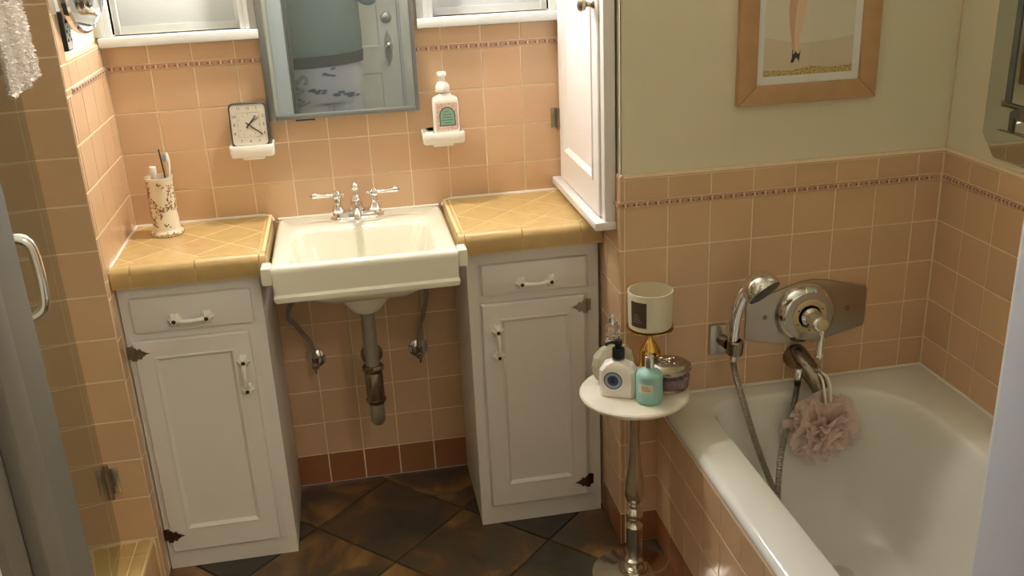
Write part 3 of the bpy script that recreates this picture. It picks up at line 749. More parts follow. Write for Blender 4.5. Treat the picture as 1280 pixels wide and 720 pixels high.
# water supply lines
def supply(x, z, path, label):
    t = thing('supply_valve', (x, -.02, z-.03), label, 'valve')
    part('escutcheon', MB().lathe([(.030, 0), (.029, .004), (.022, .009), (.012, .012)], (x, -.0005, z), (0,-1,0), 28), CHROME, t)
    b = MB(); b.lathe([(.009, 0), (.009, .04), (.011, .042), (.011, .056), (0, .058)], (x, -.008, z), (0,-1,0), 14); b.lathe([(.009, 0), (.009, .030)], (x, -.05, z-.008), (0,0,1), 12)
    part('valve_body', b, TARN, t)
    part('valve_key', MB().box(x-.003, x+.003, -.078, -.064, z-.018, z+.004, .002), TARN, t)
    pts = bez(path, 40); part('supply_tube', MB().tube(pts, .0068, 10), DULLP, t)
supply(-.110, .432, [(-.110, -.05, .452), (-.116, -.052, .50), (-.150, -.06, .565), (-.168, -.07, .60), (-.150, -.08, .645), (-.085, -.09, .70), (-.03, -.085, .765)], 'chrome supply valve with a sharply bent tube to the sink')
supply(.196, .430, [(.196, -.05, .450), (.200, -.052, .50), (.218, -.06, .57), (.230, -.065, .63), (.226, -.07, .70), (.150, -.08, .765)], 'chrome supply valve with a gently curved tube to the sink')

#================================================================== MIRROR OVER THE SINK
mx0, mx1, mz0, mz1 = -.152, .256, 1.149, 1.80
mir = thing('mirror_cabinet', (.05, -.02, mz0), 'frameless-looking mirror in a thin grey metal frame above the sink', 'mirror')
mir['label'] = 'tall mirror in a thin grey metal frame above the sink'
part('cabinet_box', MB().box(mx0+.012, mx1-.012, -.012, -.0005, mz0+.01, mz1-.01), MFRAME, mir, smooth=0)
for nm, a in (('frame_bar', (mx0, mx0+.019, mz0, mz1)), ('frame_bar', (mx1-.012, mx1, mz0, mz1)), ('frame_bar', (mx0+.019, mx1-.012, mz0, mz0+.014)), ('frame_bar', (mx0+.019, mx1-.012, mz1-.014, mz1))):
    part(nm, MB().box(a[0], a[1], -.030, -.012, a[2], a[3], .003, 2), MFRAME, mir)
part('mirror_pane', MB().box(mx0+.015, mx1-.009, -.022, -.0122, mz0+.010, mz1-.010), OLDMIR, mir, smooth=0)
part('latch', MB().box(-.082, -.030, -.020, -.004, mz0-.006, mz0-.0005, .001), DGREY, mir)
# lamp above the mirror (out of the picture; it lights the vanity)
lt = thing('vanity_lamp', (.055, -.10, 1.83), 'warm globe lamp on the wall above the mirror', 'lamp')
part('wall_plate', MB().lathe([(.055, 0), (.055, .010), (.03, .018)], (.055, .0013, 1.96), (0,-1,0), 28), CHROME, lt)
part('lamp_arm', MB().tube(bez([(.055, -.012, 1.96), (.055, -.09, 1.98), (.055, -.16, 1.96), (.055, -.16, 1.928)], 16), .008, 10), CHROME, lt)
part('lamp_globe', MB().ball((.055, -.16, 1.88), .045, u=24, v=16), LAMPG, lt)
# added hallway lamp, out of view: fills the room from the front
hl = thing('hallway_fill_lamp', (.8, -2.85, HC-.12), 'round white fill lamp added on the hallway ceiling', 'lamp')
part('lamp_base', MB().lathe([(.09, 0), (.09, .02)], (.8, -2.85, HC-.021), (0,0,1), 28), WTRIM, hl)
part('lamp_globe', MB().lathe([(0, 0), (.06, .008), (.10, .035), (.115, .07), (.10, .098)], (.8, -2.85, HC-.12), (0,0,1), 28), HLAMPG, hl)

#================================================================== WALL SHELVES, CLOCK, SOAP
def dish(cx, z, label, cat='shelf'):
    t = thing('ceramic_wall_shelf', (cx, -.05, z-.03), label, cat, None)
    b = MB(); R = lambda d, zz: [(x, y, zz) for x, y in rrect(cx-.058+d, cx+.058-d, -.0865+d, -.0005, .010, 4, 2)]
    b.rings([R(.010, z-.026), R(.003, z-.024), R(0, z-.018), R(0, z+.004), R(.002, z+.0075), R(.005, z+.0075), R(.009, z+.003), R(.014, z-.001)])
    part('tray', b, PORC, t)
    part('bracket', MB().box(cx-.030, cx+.030, -.056, -.0005, z-.038, z-.0245, .006, 3), PORC, t)
    return t
dish(-.202, 1.0925, 'white ceramic shelf on the tile holding the clock')
dish(.311, 1.0865, 'white ceramic shelf on the tile holding the soap bottle')
# clock
ck = thing('alarm_clock', (-.203, -.05, 1.0925), 'square dark grey clock with ivory face, just past one twenty', 'clock')
ck['label'] = 'square dark grey alarm clock with an ivory face'
tilt = Matrix.Translation((-.203, -.064, 1.093)) @ Euler((math.radians(-7), math.radians(0), math.radians(-3))).to_matrix().to_4x4()
def tb(mb):
    for v in mb.bm.verts: v.co = tilt @ v.co
    return mb
RR = lambda d, y, r=.012: [(x, y, z) for x, z in rrect(-.050+d, .050-d, d, .116-d, r, 5, 2)]
b = MB(); b.rings([RR(.004, .038), RR(0, .034), RR(0, .002), RR(.001, -.002), RR(.0035, -.003), RR(.0045, -.0005)])
part('case', tb(b), DGREY, ck)
b = MB(); b.rings([RR(.0045, -.0004, .008), RR(.0045, -.0014, .008)]); face = part('face', tb(b), IVORY, ck)
ct = tilt @ Matrix.Translation((0, -.0016, .058)) @ Matrix.Rotation(PI/2, 4, 'X')
nums = []
for h in range(1, 13):
    a_ = PI/2-2*PI*h/12; k = .039/max(abs(math.cos(a_)), abs(math.sin(a_))*.86)
    px_, py_ = math.cos(a_)*k, math.sin(a_)*k
    if h in (11, 1): px_, py_ = (.024 if h == 1 else -.024), .043
    if h in (5, 7): px_, py_ = (.024 if h == 5 else -.024), -.043
    if h == 12: py_ = .043
    if h == 6: py_ = -.043
    nums.append(text_mesh(str(h), .0105, ct @ Matrix.Translation((px_*.98, py_, 0)), None, INK, None))
part('numerals', merge(nums), INK, face, smooth=0)
b = MB()
for (x0, x1, y0, y1) in ((-.030, .030, .0315, .0320), (-.030, .030, -.0320, -.0315), (-.030, -.0295, -.032, .032), (.0295, .030, -.032, .032)): b.box(x0, x1, y0, y1, 0, .0002)
for i in range(12):
    a_ = 2*PI*i/12; b.box(-.0006, .0006, .026, .0295, 0, .0002, mtx=Matrix.Rotation(a_, 4, 'Z'))
for v in b.bm.verts: v.co = ct @ v.co
part('minute_track', b, GINK, face, smooth=0)
for nm, ang, L, W in (('hour_hand', -40, .030, .0014), ('minute_hand', -128, .043, .0013), ('alarm_hand', -52, .036, .0006)):
    b = MB(); b.box(-W, W, -.010, L, .0006, .0014, mtx=ct @ Matrix.Rotation(math.radians(ang), 4, 'Z')); part(nm, b, INK, face, smooth=0)
# soap bottle
sb = thing('soap_bottle', (.321, -.045, 1.0895), 'clear foaming soap bottle with white pump and green arched label', 'soap dispenser')
sxc, syc, sz = .323, -.046, 1.0870
b = MB(); R = lambda w, d, zz, r=.010: [(x+sxc, y+syc, sz+zz) for x, y in rrect(-w, w, -d, d, r, 4, 2)]
b.rings([R(.034, .020, .001), R(.0375, .0235, .004), R(.0375, .0235, .092), R(.0345, .021, .101), R(.018, .017, .107), R(.0165, .0165, .112)])
part('bottle', b, SOAPG, sb)
b = MB(); R2 = lambda w, d, zz, r=.008: [(x+sxc, y+syc, sz+zz) for x, y in rrect(-w, w, -d, d, r, 4, 2)]
b.rings([R2(.0345, .0200, .004), R2(.0355, .0215, .010), R2(.0355, .0215, .088), R2(.033, .0195, .0955), R2(.018, .0165, .103, .006), R2(.0155, .0155, .110, .006)]); part('liquid_soap', b, mat('clear_soap', (244,238,228), .15), sb)
fsb = frame((sxc, syc-.0236, sz), (1,0,0), (0,0,1))
lab = part('label', MB().prism([(-.026, .010), (.030, .010), (.030, .084), (-.026, .084)], 0, .0004, fsb), PINKL, sb, 'pink floral label', smooth=0)
ap = [(-.020, .022), (.024, .022), (.024, .050)] + [(.002+.022*math.cos(math.radians(k)), .050+.024*math.sin(math.radians(k))) for k in range(15, 166, 15)] + [(-.020, .050)]
part('arch_border', MB().prism(ap, .0004, .0007, fsb), DGREEN, lab, smooth=0)
part('arch_panel', MB().prism(inset_poly(ap, .0028), .0007, .0010, fsb), MINT, lab, smooth=0)
b = MB()
for k, (u0, u1) in enumerate(((-.010, .012), (-.014, .017), (-.013, .016), (-.011, .014), (-.009, .006))): b.box(u0, u1, .030+k*.0075, .0315+k*.0075, .0010, .0012)
for v in b.bm.verts: v.co = fsb @ v.co
part('print_lines', b, DGREEN, lab, smooth=0)
pm = part('pump_head', MB().lathe([(.0185, 0), (.0195, .003), (.0195, .010), (.0185, .017), (.0145, .024), (.0085, .028), (.0085, .042), (.0125, .043), (.0130, .050), (.0115, .0535), (0, .054)], (sxc-.004, syc, sz+.1115), (0,0,1), 28), WPLAST, sb)
part('nozzle', MB().tube([(sxc-.004, syc, sz+.158), (sxc-.004, syc-.024, sz+.157)], .0055, 10), WPLAST, pm)
part('soap_sliver', MB().box(.262, .284, -.060, -.040, 1.0868, 1.0920, .003, 2), PORC, thing('soap_piece', (.273, -.05, 1.0868), 'small white soap piece on the ceramic shelf', 'soap'))

#================================================================== TOOTHBRUSH CUP
cup = thing('toothbrush_cup', (-.447, -.098, .885), 'cream ceramic toothbrush cup with brown toile leaves', 'cup')
cpos = (-.446, -.100, .8855)
part('cup_body', MB().lathe([(.040, 0), (.0425, .003), (.042, .009), (.037, .014), (.0345, .018), (.0345, .150), (.036, .154), (.036, .156), (.033, .156), (.032, .150), (.032, .04), (0, .04)], cpos, (0,0,1), 40), LACEB, cup)
b = MB()
def leaf_on_cup(th, z, ang, L, W, r=.0348):
    pts = [(0, 0), (L*.35, W), (L*.75, W*.7), (L, 0), (L*.7, -W*.6), (L*.3, -W)]
    q = []
    for x, y in pts:
        u = x*math.cos(ang)-y*math.sin(ang); v = x*math.sin(ang)+y*math.cos(ang)
        q.append((th+u/r, z+v))
    inn = [b.bm.verts.new((cpos[0]+(r-.0006)*math.cos(t), cpos[1]+(r-.0006)*math.sin(t), cpos[2]+zz)) for t, zz in q]
    out = [b.bm.verts.new((cpos[0]+(r+.0003)*math.cos(t), cpos[1]+(r+.0003)*math.sin(t), cpos[2]+zz)) for t, zz in q]
    b.bm.faces.new(out)
    for i in range(len(q)): b.bm.faces.new((inn[i], inn[(i+1) % len(q)], out[(i+1) % len(q)], out[i]))
rs = random.Random(3)
for k in range(80):
    th = rs.uniform(0, 2*PI); z = rs.uniform(.03, .140); base = rs.uniform(0, 2*PI)
    for j in range(rs.randint(4, 6)):
        leaf_on_cup(th+rs.uniform(-.22, .22), min(max(z+rs.uniform(-.010, .010), .028), .142), base+rs.uniform(-1.6, 1.6), rs.uniform(.005, .011), rs.uniform(.0009, .0020))
for k in range(70): leaf_on_cup(rs.uniform(0, 2*PI), rs.uniform(.003, .009), rs.uniform(0, 6), rs.uniform(.004, .008), rs.uniform(.0008, .0016), .0424)
part('toile_print', b, TOILE, cup, smooth=0)['kind'] = 'stuff'
tbsh = thing('toothbrush', (-.420, -.095, .93), 'white toothbrush with blue bristles standing in the cup', 'toothbrush')
pts = bez([(-.430, -.105, .928), (-.424, -.098, 1.00), (-.4165, -.093, 1.06), (-.4150, -.092, 1.085), (-.4180, -.092, 1.100)], 20)
part('brush_handle', MB().tube(pts, [.0034]*12+[.003]*(len(pts)-12), 8), WPLAST, tbsh)
part('brush_head', MB().ball((-.4175, -.092, 1.088), .0065, .6, .8, 2.3, 12, 8), WPLAST, tbsh)
part('bristles', MB().box(-.4295, -.4205, -.096, -.088, 1.079, 1.098, .002), BLUE, tbsh)
ps = thing('toothpaste_cap', (-.459, -.100, .93), 'white round tube end poking out of the cup', 'tube')
part('tube', MB().lathe([(.008, 0), (.008, .118), (.0092, .120), (.0092, .140), (.0085, .142), (0, .142)], (-.459, -.104, .927), (.02, .0, 1), 16), WPLAST, ps)
pk = thing('interdental_brush', (-.428, -.09, .93), 'thin dark twisted metal pick standing in the cup', 'brush')
pp = bez([(-.434, -.092, .929), (-.430, -.094, 1.02), (-.4345, -.096, 1.112)], 60)
part('twisted_wire', MB().tube(pp, [.0016+.0010*(i % 2) for i in range(len(pp))], 6), BRONZE, pk)

#================================================================== TALL WALL CABINET ON THE RIGHT PIER
XC = .652
wc = thing('wall_cabinet', (.665, -.25, .905), 'tall narrow white wall cabinet with one door above the counter', 'cabinet')
y0c, y1c = -.012, -.478
part('casing', merge([MB().box(XC, XR-.0002, -.030, -.002, .925, 2.2, .002), MB().box(XC, XR-.0002, y1c-.012, y1c+.020, .925, 2.2, .002), MB().box(XC, XR-.0002, y1c+.020, -.030, 2.16, 2.2, .002)]), WPAINT, wc)
part('back_strip', MB().box(XC+.012, XR-.0002, y1c+.02, -.03, .925, 2.16), WPAINT, wc, smooth=0)
part('ledge', MB().box(XC-.026, XR-.0002, y1c-.018, -.004, .905, .925, .002), WPAINT, wc)
dy0, dy1, dz0, dz1 = y1c+.023, -.033, .929, 2.155
def RD(d, x): return [(x, dy0+d, dz0+d), (x, dy1-d, dz0+d), (x, dy1-d, dz1-d), (x, dy0+d, dz1-d)]
def RP(d, x): return [(x, dy0+.062+d, 1.022+d), (x, dy1-.062-d, 1.022+d), (x, dy1-.062-d, 2.06-d), (x, dy0+.062+d, 2.06-d)]
b = MB(); b.rings([RD(0, XC+.012), RD(0, XC-.004), RD(.003, XC-.006), RP(-.012, XC-.006), RP(-.010, XC-.009), RP(-.004, XC-.009), RP(0, XC-.004), RP(.006, XC+.003)], True, False)
wd = part('door', b, WPAINT, wc, smooth=25)
part('door_panel', MB().box(XC+.0025, XC+.006, dy0+.066, dy1-.066, 1.027, 2.055), WPAINT, wd, smooth=0)
part('knob', MB().lathe([(.011, 0), (.010, .003), (.006, .008), (.007, .016), (.014, .022), (.016, .030), (.012, .037), (0, .040)], (XC-.006, dy0+.027, 1.437), (-1,0,0), 24), CRYSTAL if False else NICKEL, wd)
for z in (1.095, 1.95):
    b = MB(); b.box(XC-.0095, XC-.0062, dy1-.004, dy1+.0, z-.028, z+.028, .001); b.box(XC-.024, XC-.001, -.0022, -.0004, z-.028, z+.028, .0005); b.tube([(XC-.008, -.024, z-.03), (XC-.008, -.024, z+.03)], .004, 10); b.box(XC-.012, XC-.0005, -.0255, -.0022, z-.028, z+.028, .001)
    part('hinge', b, NICKEL, wd)

#================================================================== LEFT PIER: ROUND MIRROR AND REMOTE
sm = thing('shaving_mirror', (-.52, -.26, 1.42), 'round chrome swivel mirror on the pier by the window', 'mirror')
ctr = Vector((-.502, -.285, 1.538)); nax = Vector((.97, -.16, -.10)).normalized()
q = Vector((0,0,1)).rotation_difference(nax).to_matrix()
part('rim', MB().lathe([(.098, -.010), (.108, -.012), (.112, -.004), (.110, .006), (.103, .009), (.099, .006)], ctr, nax, 48), CHROME, sm)
part('mirror_disc', MB().lathe([(.099, -.009), (.100, .004), (.06, .0055), (0, .006)], ctr, nax, 48), MIRROR, sm)
part('magnifier_rim', MB().lathe([(.040, .0), (.045, .006), (.047, .018), (.043, .022), (.040, .020)], ctr+q @ Vector((.03, .02, .004)), nax, 36), CHROME, sm)
part('magnifier_disc', MB().lathe([(.0405, .012), (.0405, .018), (0, .016)], ctr+q @ Vector((.03, .02, .004)), nax, 36), MIRROR, sm)
part('arm', MB().tube([ctr-nax*.008, ctr-nax*.03+Vector((0, .02, -.0)), Vector((-.556, -.19, 1.535))], .007, 10), CHROME, sm)
part('wall_mount', MB().lathe([(.032, 0), (.032, .006), (.02, .012)], (-.5578, -.19, 1.535), (1,0,0), 24), CHROME, sm)
rc = thing('remote_control', (-.545, -.325, 1.395), 'small black remote with a pale keypad mounted on the pier', 'remote')
part('remote_body', MB().box(XL-.0095, XL+.0085, -.349, -.306, 1.396, 1.482, .003, 2), BLACK, rc)
part('keypad', MB().box(XL+.0085, XL+.0095, -.3465, -.3085, 1.400, 1.479), mat('silver_keypad', (190,190,188), .4), rc, smooth=0)
for r in range(6):
    for c in range(3): part('key', MB().box(XL+.0095, XL+.0115, -.3435+c*.0115, -.3350+c*.0115, 1.416+r*.0100, 1.4225+r*.0100, .0008, 1), REDP if (r+c) % 2 else DGREY, rc)

#================================================================== SHOWER DOOR AND TOWEL
A0 = Vector((-.640, -.4275, 0)); A1 = Vector((-.555, -1.07, 0)); dd_ = (A1-A0); DL = dd_.length; dd_.normalize(); nn = Vector((0,0,1)).cross(dd_); nn = nn if nn.x > 0 else -nn
def gl(u, w_, z): return A0 + dd_*u + nn*w_ + Vector((0,0,z))
fg = Matrix(((dd_.x, 0, nn.x, A0.x), (dd_.y, 0, nn.y, A0.y), (0, 1, 0, 0), (0,0,0,1)))
gd = thing('shower_door', (-.60, -.75, .155), 'clear glass shower door with chrome pull and hinges', 'shower door')
b = MB(); b.box(.0, DL, .160, 2.02, -.004, .004, mtx=fg); part('glass_panel', b, SHOWERG, gd, smooth=0)
for z in (.335, 1.50):
    b = MB(); b.box(-.0, .022, z-.034, z+.034, .0042, .008, .002, mtx=fg); b.box(-.0, .022, z-.034, z+.034, -.008, -.0042, .002, mtx=fg); part('hinge', b, STEEL, gd)
    part('hinge_plate', MB().box(-.634, -.612, YP-.0056, YP-.0003, z-.036, z+.036, .001), SATIN, gd)
    part('hinge_pin', MB().tube([(-.636, YP-.010, z-.05), (-.636, YP-.010, z+.05)], .006, 10), STEEL, gd)
hp = bez([gl(.575, .004, 1.155), gl(.575, .035, 1.158), gl(.575, .060, 1.145), gl(.575, .066, 1.11), gl(.575, .066, 1.06), gl(.575, .060, 1.025), gl(.575, .035, 1.010), gl(.575, .004, 1.012)], 49)
part('pull_handle', MB().tube(hp, .0095, 14), CHROME, gd)
bt = MB(); bt.tube([gl(.10, .004, 1.66), gl(.10, .05, 1.66)], .007, 10); bt.tube([gl(.50, .004, 1.66), gl(.50, .05, 1.66)], .007, 10); bt.tube([gl(.08, .05, 1.66), gl(.52, .05, 1.66)], .009, 12)
part('towel_bar', bt, CHROME, gd)
b = MB(); tr = random.Random(5)
nu, nz = 90, 130; grid = []
def towel_pt(u, s, side):
    # s runs from the front hem over the bar to the back hem
    z = 1.668 + .0115; L = s
    uu = .22+.27*u
    wv = .006*math.sin(uu*38+L*5)+.003*math.sin(uu*90)
    if L < .285: return gl(uu, .066+wv+.006*(1-L/.285), 1.383+L)
    if L < .32:
        a_ = (L-.285)/.035*PI; return gl(uu, .0505+.0155*math.cos(a_)+wv*math.cos(a_)*.5, 1.668+.0125*math.sin(a_))
    return gl(uu, .034-abs(wv)*.4, 1.668-(L-.32))
rows = []
for j in range(nz+1):
    row = []
    for i in range(nu+1):
        p = towel_pt(i/nu, .56*j/nz, 0)
        row.append(b.bm.verts.new(p))
    rows.append(row)
for j in range(nz):
    for i in range(nu): b.bm.faces.new((rows[j][i], rows[j][i+1], rows[j+1][i+1], rows[j+1][i]))
# terry loops: small tufts standing off the cloth
for j in range(0, nz, 1):
    for i in range(0, nu, 1):
        if j > 73: continue
        p = rows[j][i].co.copy(); n_ = nn if j < 67 else Vector((0,0,1))
        d = (n_*tr.uniform(.004, .008)+Vector((tr.uniform(-.002, .002), tr.uniform(-.004, .004), tr.uniform(-.006, .003))))
        e = Vector((tr.uniform(-.003, .003), tr.uniform(-.004, .004), tr.uniform(-.004, .004)))
        v1, v2, v3 = b.bm.verts.new(p-e), b.bm.verts.new(p+e+dd_*.004), b.bm.verts.new(p+d)
        v4 = b.bm.verts.new(p+Vector((0,0,-.005)))
        b.bm.faces.new((v1, v2, v3)); b.bm.faces.new((v2, v4, v3)); b.bm.faces.new((v4, v1, v3))
for j in (0,):
    for i in range(nu*2):
        p = gl(.22+.27*i/(nu*2), .066+.006, 1.384); d = Vector((tr.uniform(-.004, .006), tr.uniform(-.006, .006), -tr.uniform(.003, .009)))
        v1, v2, v3 = b.bm.verts.new(p-dd_*.003), b.bm.verts.new(p+dd_*.003), b.bm.verts.new(p+d); b.bm.faces.new((v1, v2, v3))
tag(b.build('bath_towel', TOWELM, None, 0), 'fluffy white towel hanging over the bar of the shower door', 'towel')

#================================================================== BATHTUB
tub = thing('bathtub', (1.155, -1.26, .05), 'white enamel bathtub set behind the tiled apron', 'bathtub')
tx0, tx1, ty0, ty1 = XA-.002, XS-.0005, YD+.001, YT-.0005
def TR(x0, x1, y0, y1, r, z): return [(x, y, z) for x, y in rrect(x0, x1, y0, y1, r, 8, 8)]
b = MB()
ox0, ox1, oy0, oy1 = .885, 1.405, -1.90, -.583
ro = (.20, .20, .085, .12)
def IN(d, z, k=1.0, dxl=0, dyb=0): return TR(ox0+d+dxl, ox1-d, oy0+d, oy1-d-dyb, tuple(max(.03, r-d*.3) for r in ro), z)
b.rings([TR(tx0+.012, tx1, ty0, ty1, .004, .4185), TR(tx0+.002, tx1, ty0, ty1, .004, .4195), TR(tx0, tx1, ty0, ty1, .004, .424), TR(tx0, tx1, ty0, ty1, .006, .430), TR(tx0+.003, tx1, ty0, ty1, .008, .438), TR(tx0+.010, tx1, ty0, ty1, .010, .443), TR(tx0+.020, tx1-.004, ty0+.004, ty1-.004, .014, RIM),
         IN(-.006, RIM-.001), IN(0, RIM-.004), IN(.006, RIM-.012), IN(.010, RIM-.03), IN(.028, .34, dyb=.004), IN(.048, .24, dyb=.012), IN(.068, .15, dyb=.025), IN(.085, .105, dyb=.04), IN(.115, .078, dyb=.055), IN(.16, .07, dyb=.07)], False, True)
part('tub_shell', b, TUBM, tub, smooth=50)
part('caulk_bead', merge([MB().tube([(tx0+.02, YT-.003, RIM+.001), (XS-.004, YT-.003, RIM+.001)], .0045, 8), MB().tube([(XS-.003, YT-.004, RIM+.001), (XS-.003, YD+.004, RIM+.001)], .0045, 8)]), CAULK, tub)
part('drain', MB().lathe([(.030, 0), (.030, .003), (.02, .004), (0, .002)], (1.15, -.86, .0702), (0,0,1), 24), CHROME, tub)
# valve plate
vp = thing('shower_valve', (1.18, YT-.02, .55), 'chrome shower control with round dial on a pointed steel plate', 'shower control')
pl = [(1.018, .577), (1.145, .550), (1.195, .548), (1.344, .583), (1.348, .590), (1.348, .688), (1.343, .694), (1.237, .722), (1.200, .728), (1.165, .726), (1.018, .683), (1.015, .676), (1.015, .583)]
part('steel_plate', MB().prism(pl, 0, .006, frame((0, YT-.0003, 0), (1,0,0), (0,0,1)), .002, 2), STEEL, vp)
vc = (1.176, YT-.006, .640)
part('dome', MB().lathe([(.083, 0), (.083, .004), (.080, .014), (.072, .026), (.066, .031), (.064, .028)], vc, (0,-1,0), 48), CHROME, vp)
dial = part('dial_face', MB().lathe([(.066, .018), (.066, .0285), (.048, .030), (.047, .030)], vc, (0,-1,0), 48), STEEL, vp)
part('dial_ring', MB().lathe([(.046, .020), (.046, .032), (.043, .034), (.032, .034), (.030, .03)], vc, (0,-1,0), 40), mat('ivory_ring', (206,188,140), .35), vp, 'ivory ring around the dial')
for k in range(5):
    a_ = math.radians(150+k*60); part('dot', MB().lathe([(.0022, 0), (.0022, .0008), (0, .0009)], (vc[0]+.038*math.cos(a_), vc[1]-.034, vc[2]+.038*math.sin(a_)), (0,-1,0), 8), INK, vp)
part('stem', MB().lathe([(.026, .028), (.026, .040), (.018, .046), (.016, .070), (.020, .074), (.020, .088), (.016, .092), (0, .093)], vc, (0,-1,0), 24), CHROME, vp)
lev = part('lever', MB().tube(bez([(vc[0]+.006, vc[1]-.080, vc[2]-.004), (vc[0]+.008, vc[1]-.083, vc[2]-.03), (vc[0]+.006, vc[1]-.084, vc[2]-.06), (vc[0]+.004, vc[1]-.086, vc[2]-.088), (vc[0]+.004, vc[1]-.087, vc[2]-.098)], 20), [.011, .010, .009, .0085, .008, .0075, .0075, .0075, .008, .0085, .009, .0095, .010, .0105, .011, .011, .011, .010, .009, .007, .003], 12), CHROME, vp)
part('lever_cap', MB().lathe([(.015, 0), (.015, .004), (.012, .006), (0, .006)], (vc[0]+.004, vc[1]-.092, vc[2]), (0,-1,0), 20), mat('ivory_cap', (206,190,146), .3), lev)
for sx_, sz_ in ((1.067, .637), (1.297, .638)): part('screw', MB().lathe([(.0065, 0), (.006, .002), (0, .003)], (sx_, YT-.0063, sz_), (0,-1,0), 12), TARN, vp)
# hand shower
hs = thing('hand_shower', (.97, YT-.06, .55), 'chrome hand shower with a ribbed hose resting in its wall holder', 'hand shower')
part('wall_bracket', MB().box(.918, .964, YT-.010, YT-.0004, .548, .632, .004, 2), mat('satin_chrome', (196,196,194), .3, 1.0), hs)
b = MB(); b.tube([(.950, YT-.008, .590), (.955, YT-.045, .592)], .016, 14); b.lathe([(.018, 0), (.021, .004), (.021, .036), (.018, .040), (.013, .040), (.013, 0)], (.962, YT-.066, .572), (.04, -.05, 1), 20)
part('cradle', b, TARN, hs)
pts = bez([(.960, -.583, .575), (.957, -.586, .62), (.959, -.590, .68), (.970, -.594, .730), (.992, -.598, .762)], 24)
part('handset_grip', MB().tube(pts, [.0125+.0065*i/24 for i in range(len(pts))], 16), CHROME, hs)
hd_ax = Vector((.36, -.66, -.62)).normalized(); hc = Vector((1.003, -.600, .772))
hh = part('shower_head', MB().lathe([(0, -.018), (.018, -.016), (.034, -.008), (.044, .006), (.0470, .020), (.0470, .034), (.0445, .038)], hc, hd_ax, 36), CHROME, hs)
part('spray_face', MB().lathe([(.0440, .034), (.0440, .0385), (.03, .040), (0, .0405)], hc, hd_ax, 36), DGREY, hh)
hpts = bez([(.960, -.583, .575), (.963, -.585, .53), (.980, -.605, .455), (.996, -.632, .38), (1.012, -.665, .31), (1.030, -.70, .245), (1.055, -.755, .165), (1.085, -.83, .110), (1.10, -.91, .085), (1.06, -.985, .084), (1.005, -.965, .086), (.990, -.88, .10), (1.02, -.77, .17), (1.044, -.705, .25), (1.070, -.665, .345), (1.112, -.625, .42), (1.130, -.602, .465), (1.133, -.598, .490)], 510)
part('hose', MB().tube(hpts, [.0092 if i % 2 else .0066 for i in range(len(hpts))], 10), STEEL, hs, 'ribbed metal hose', smooth=0)
part('hose_nut', MB().lathe([(.0095, 0), (.0105, .003), (.0105, .018), (.0085, .02)], (.960, -.583, .553), (0,0,1), 12), CHROME, hs)
# tub spout
sp = thing('tub_spout', (1.165, YT-.05, .46), 'chrome tub spout with diverter above the sponge', 'spout')
spts = bez([(1.160, YT-.0005, .515), (1.161, YT-.03, .514), (1.166, YT-.065, .504), (1.174, YT-.092, .486), (1.182, YT-.108, .462)], 24)
part('spout_body', MB().tube(spts, [.034-.013*(i/24) for i in range(len(spts))], 20), TARN, sp)
part('diverter', MB().lathe([(.004, 0), (.004, .012), (.007, .014), (.007, .020), (0, .022)], (1.180, YT-.092, .500), (.1, -.3, 1), 12), CHROME, sp)
b = MB(); b.tube([(1.150, YT-.058, .497), (1.134, YT-.075, .500)], .007, 10); b.lathe([(.0095, 0), (.0105, .003), (.0105, .026), (.0085, .03)], (1.133, -.598, .487), (0,0,1), 12)
part('hose_connector', b, CHROME, sp)
# sponge
pc = Vector((1.182, -.655, .368)); pr_ = random.Random(11)
pf = thing('bath_sponge', (pc.x, pc.y, pc.z-.1), 'pale pink mesh bath puff hanging from the tub spout', 'bath puff')
b = MB()
for k in range(46):
    ax = Vector((pr_.gauss(0, 1), pr_.gauss(0, 1)-.3, pr_.gauss(0, 1))).normalized(); q = Vector((0,0,1)).rotation_difference(ax).to_matrix() @ Matrix.Rotation(pr_.uniform(0, 6.28), 3, 'Z')
    R0 = pr_.uniform(.070, .104); span = pr_.uniform(1.5, 3.2); ph = pr_.uniform(0, 6.28); nf = pr_.uniform(5, 8)
    prev = None; NT, NR = 34, 5
    for i in range(NT+1):
        th = span*(i/NT-.5); row = []
        for j in range(NR+1):
            t = j/NR; r = R0*(.18+.82*t)*(1-.06*math.sin(th*9+ph))
            z = .022*t*t*math.sin(nf*th+ph)+.012*t*math.sin(nf*2.3*th+ph*2)
            dirv = Vector((math.sin(th), .25*math.sin(th*2), math.cos(th)))*r + Vector((0, z, 0))
            p = pc + Vector(((q @ dirv).x, (q @ dirv).y*.55, (q @ dirv).z*.92)); row.append(b.bm.verts.new(p))
        if prev:
            for j in range(NR): b.bm.faces.new((prev[j], row[j], row[j+1], prev[j+1]))
        prev = row
part('mesh_ruffles', b, PUFFM, pf, smooth=180)
b = MB(); b.tube(bez([(1.176, -.612, .508), (1.178, -.640, .500), (1.181, -.656, .46), (1.184, -.662, .42), (1.186, -.655, .38)], 16), .0032, 8); b.tube(bez([(1.186, -.612, .508), (1.196, -.640, .498), (1.197, -.656, .46), (1.193, -.662, .42), (1.188, -.655, .38)], 16), .0032, 8)
part('hanging_cord', b, WPLAST, pf)

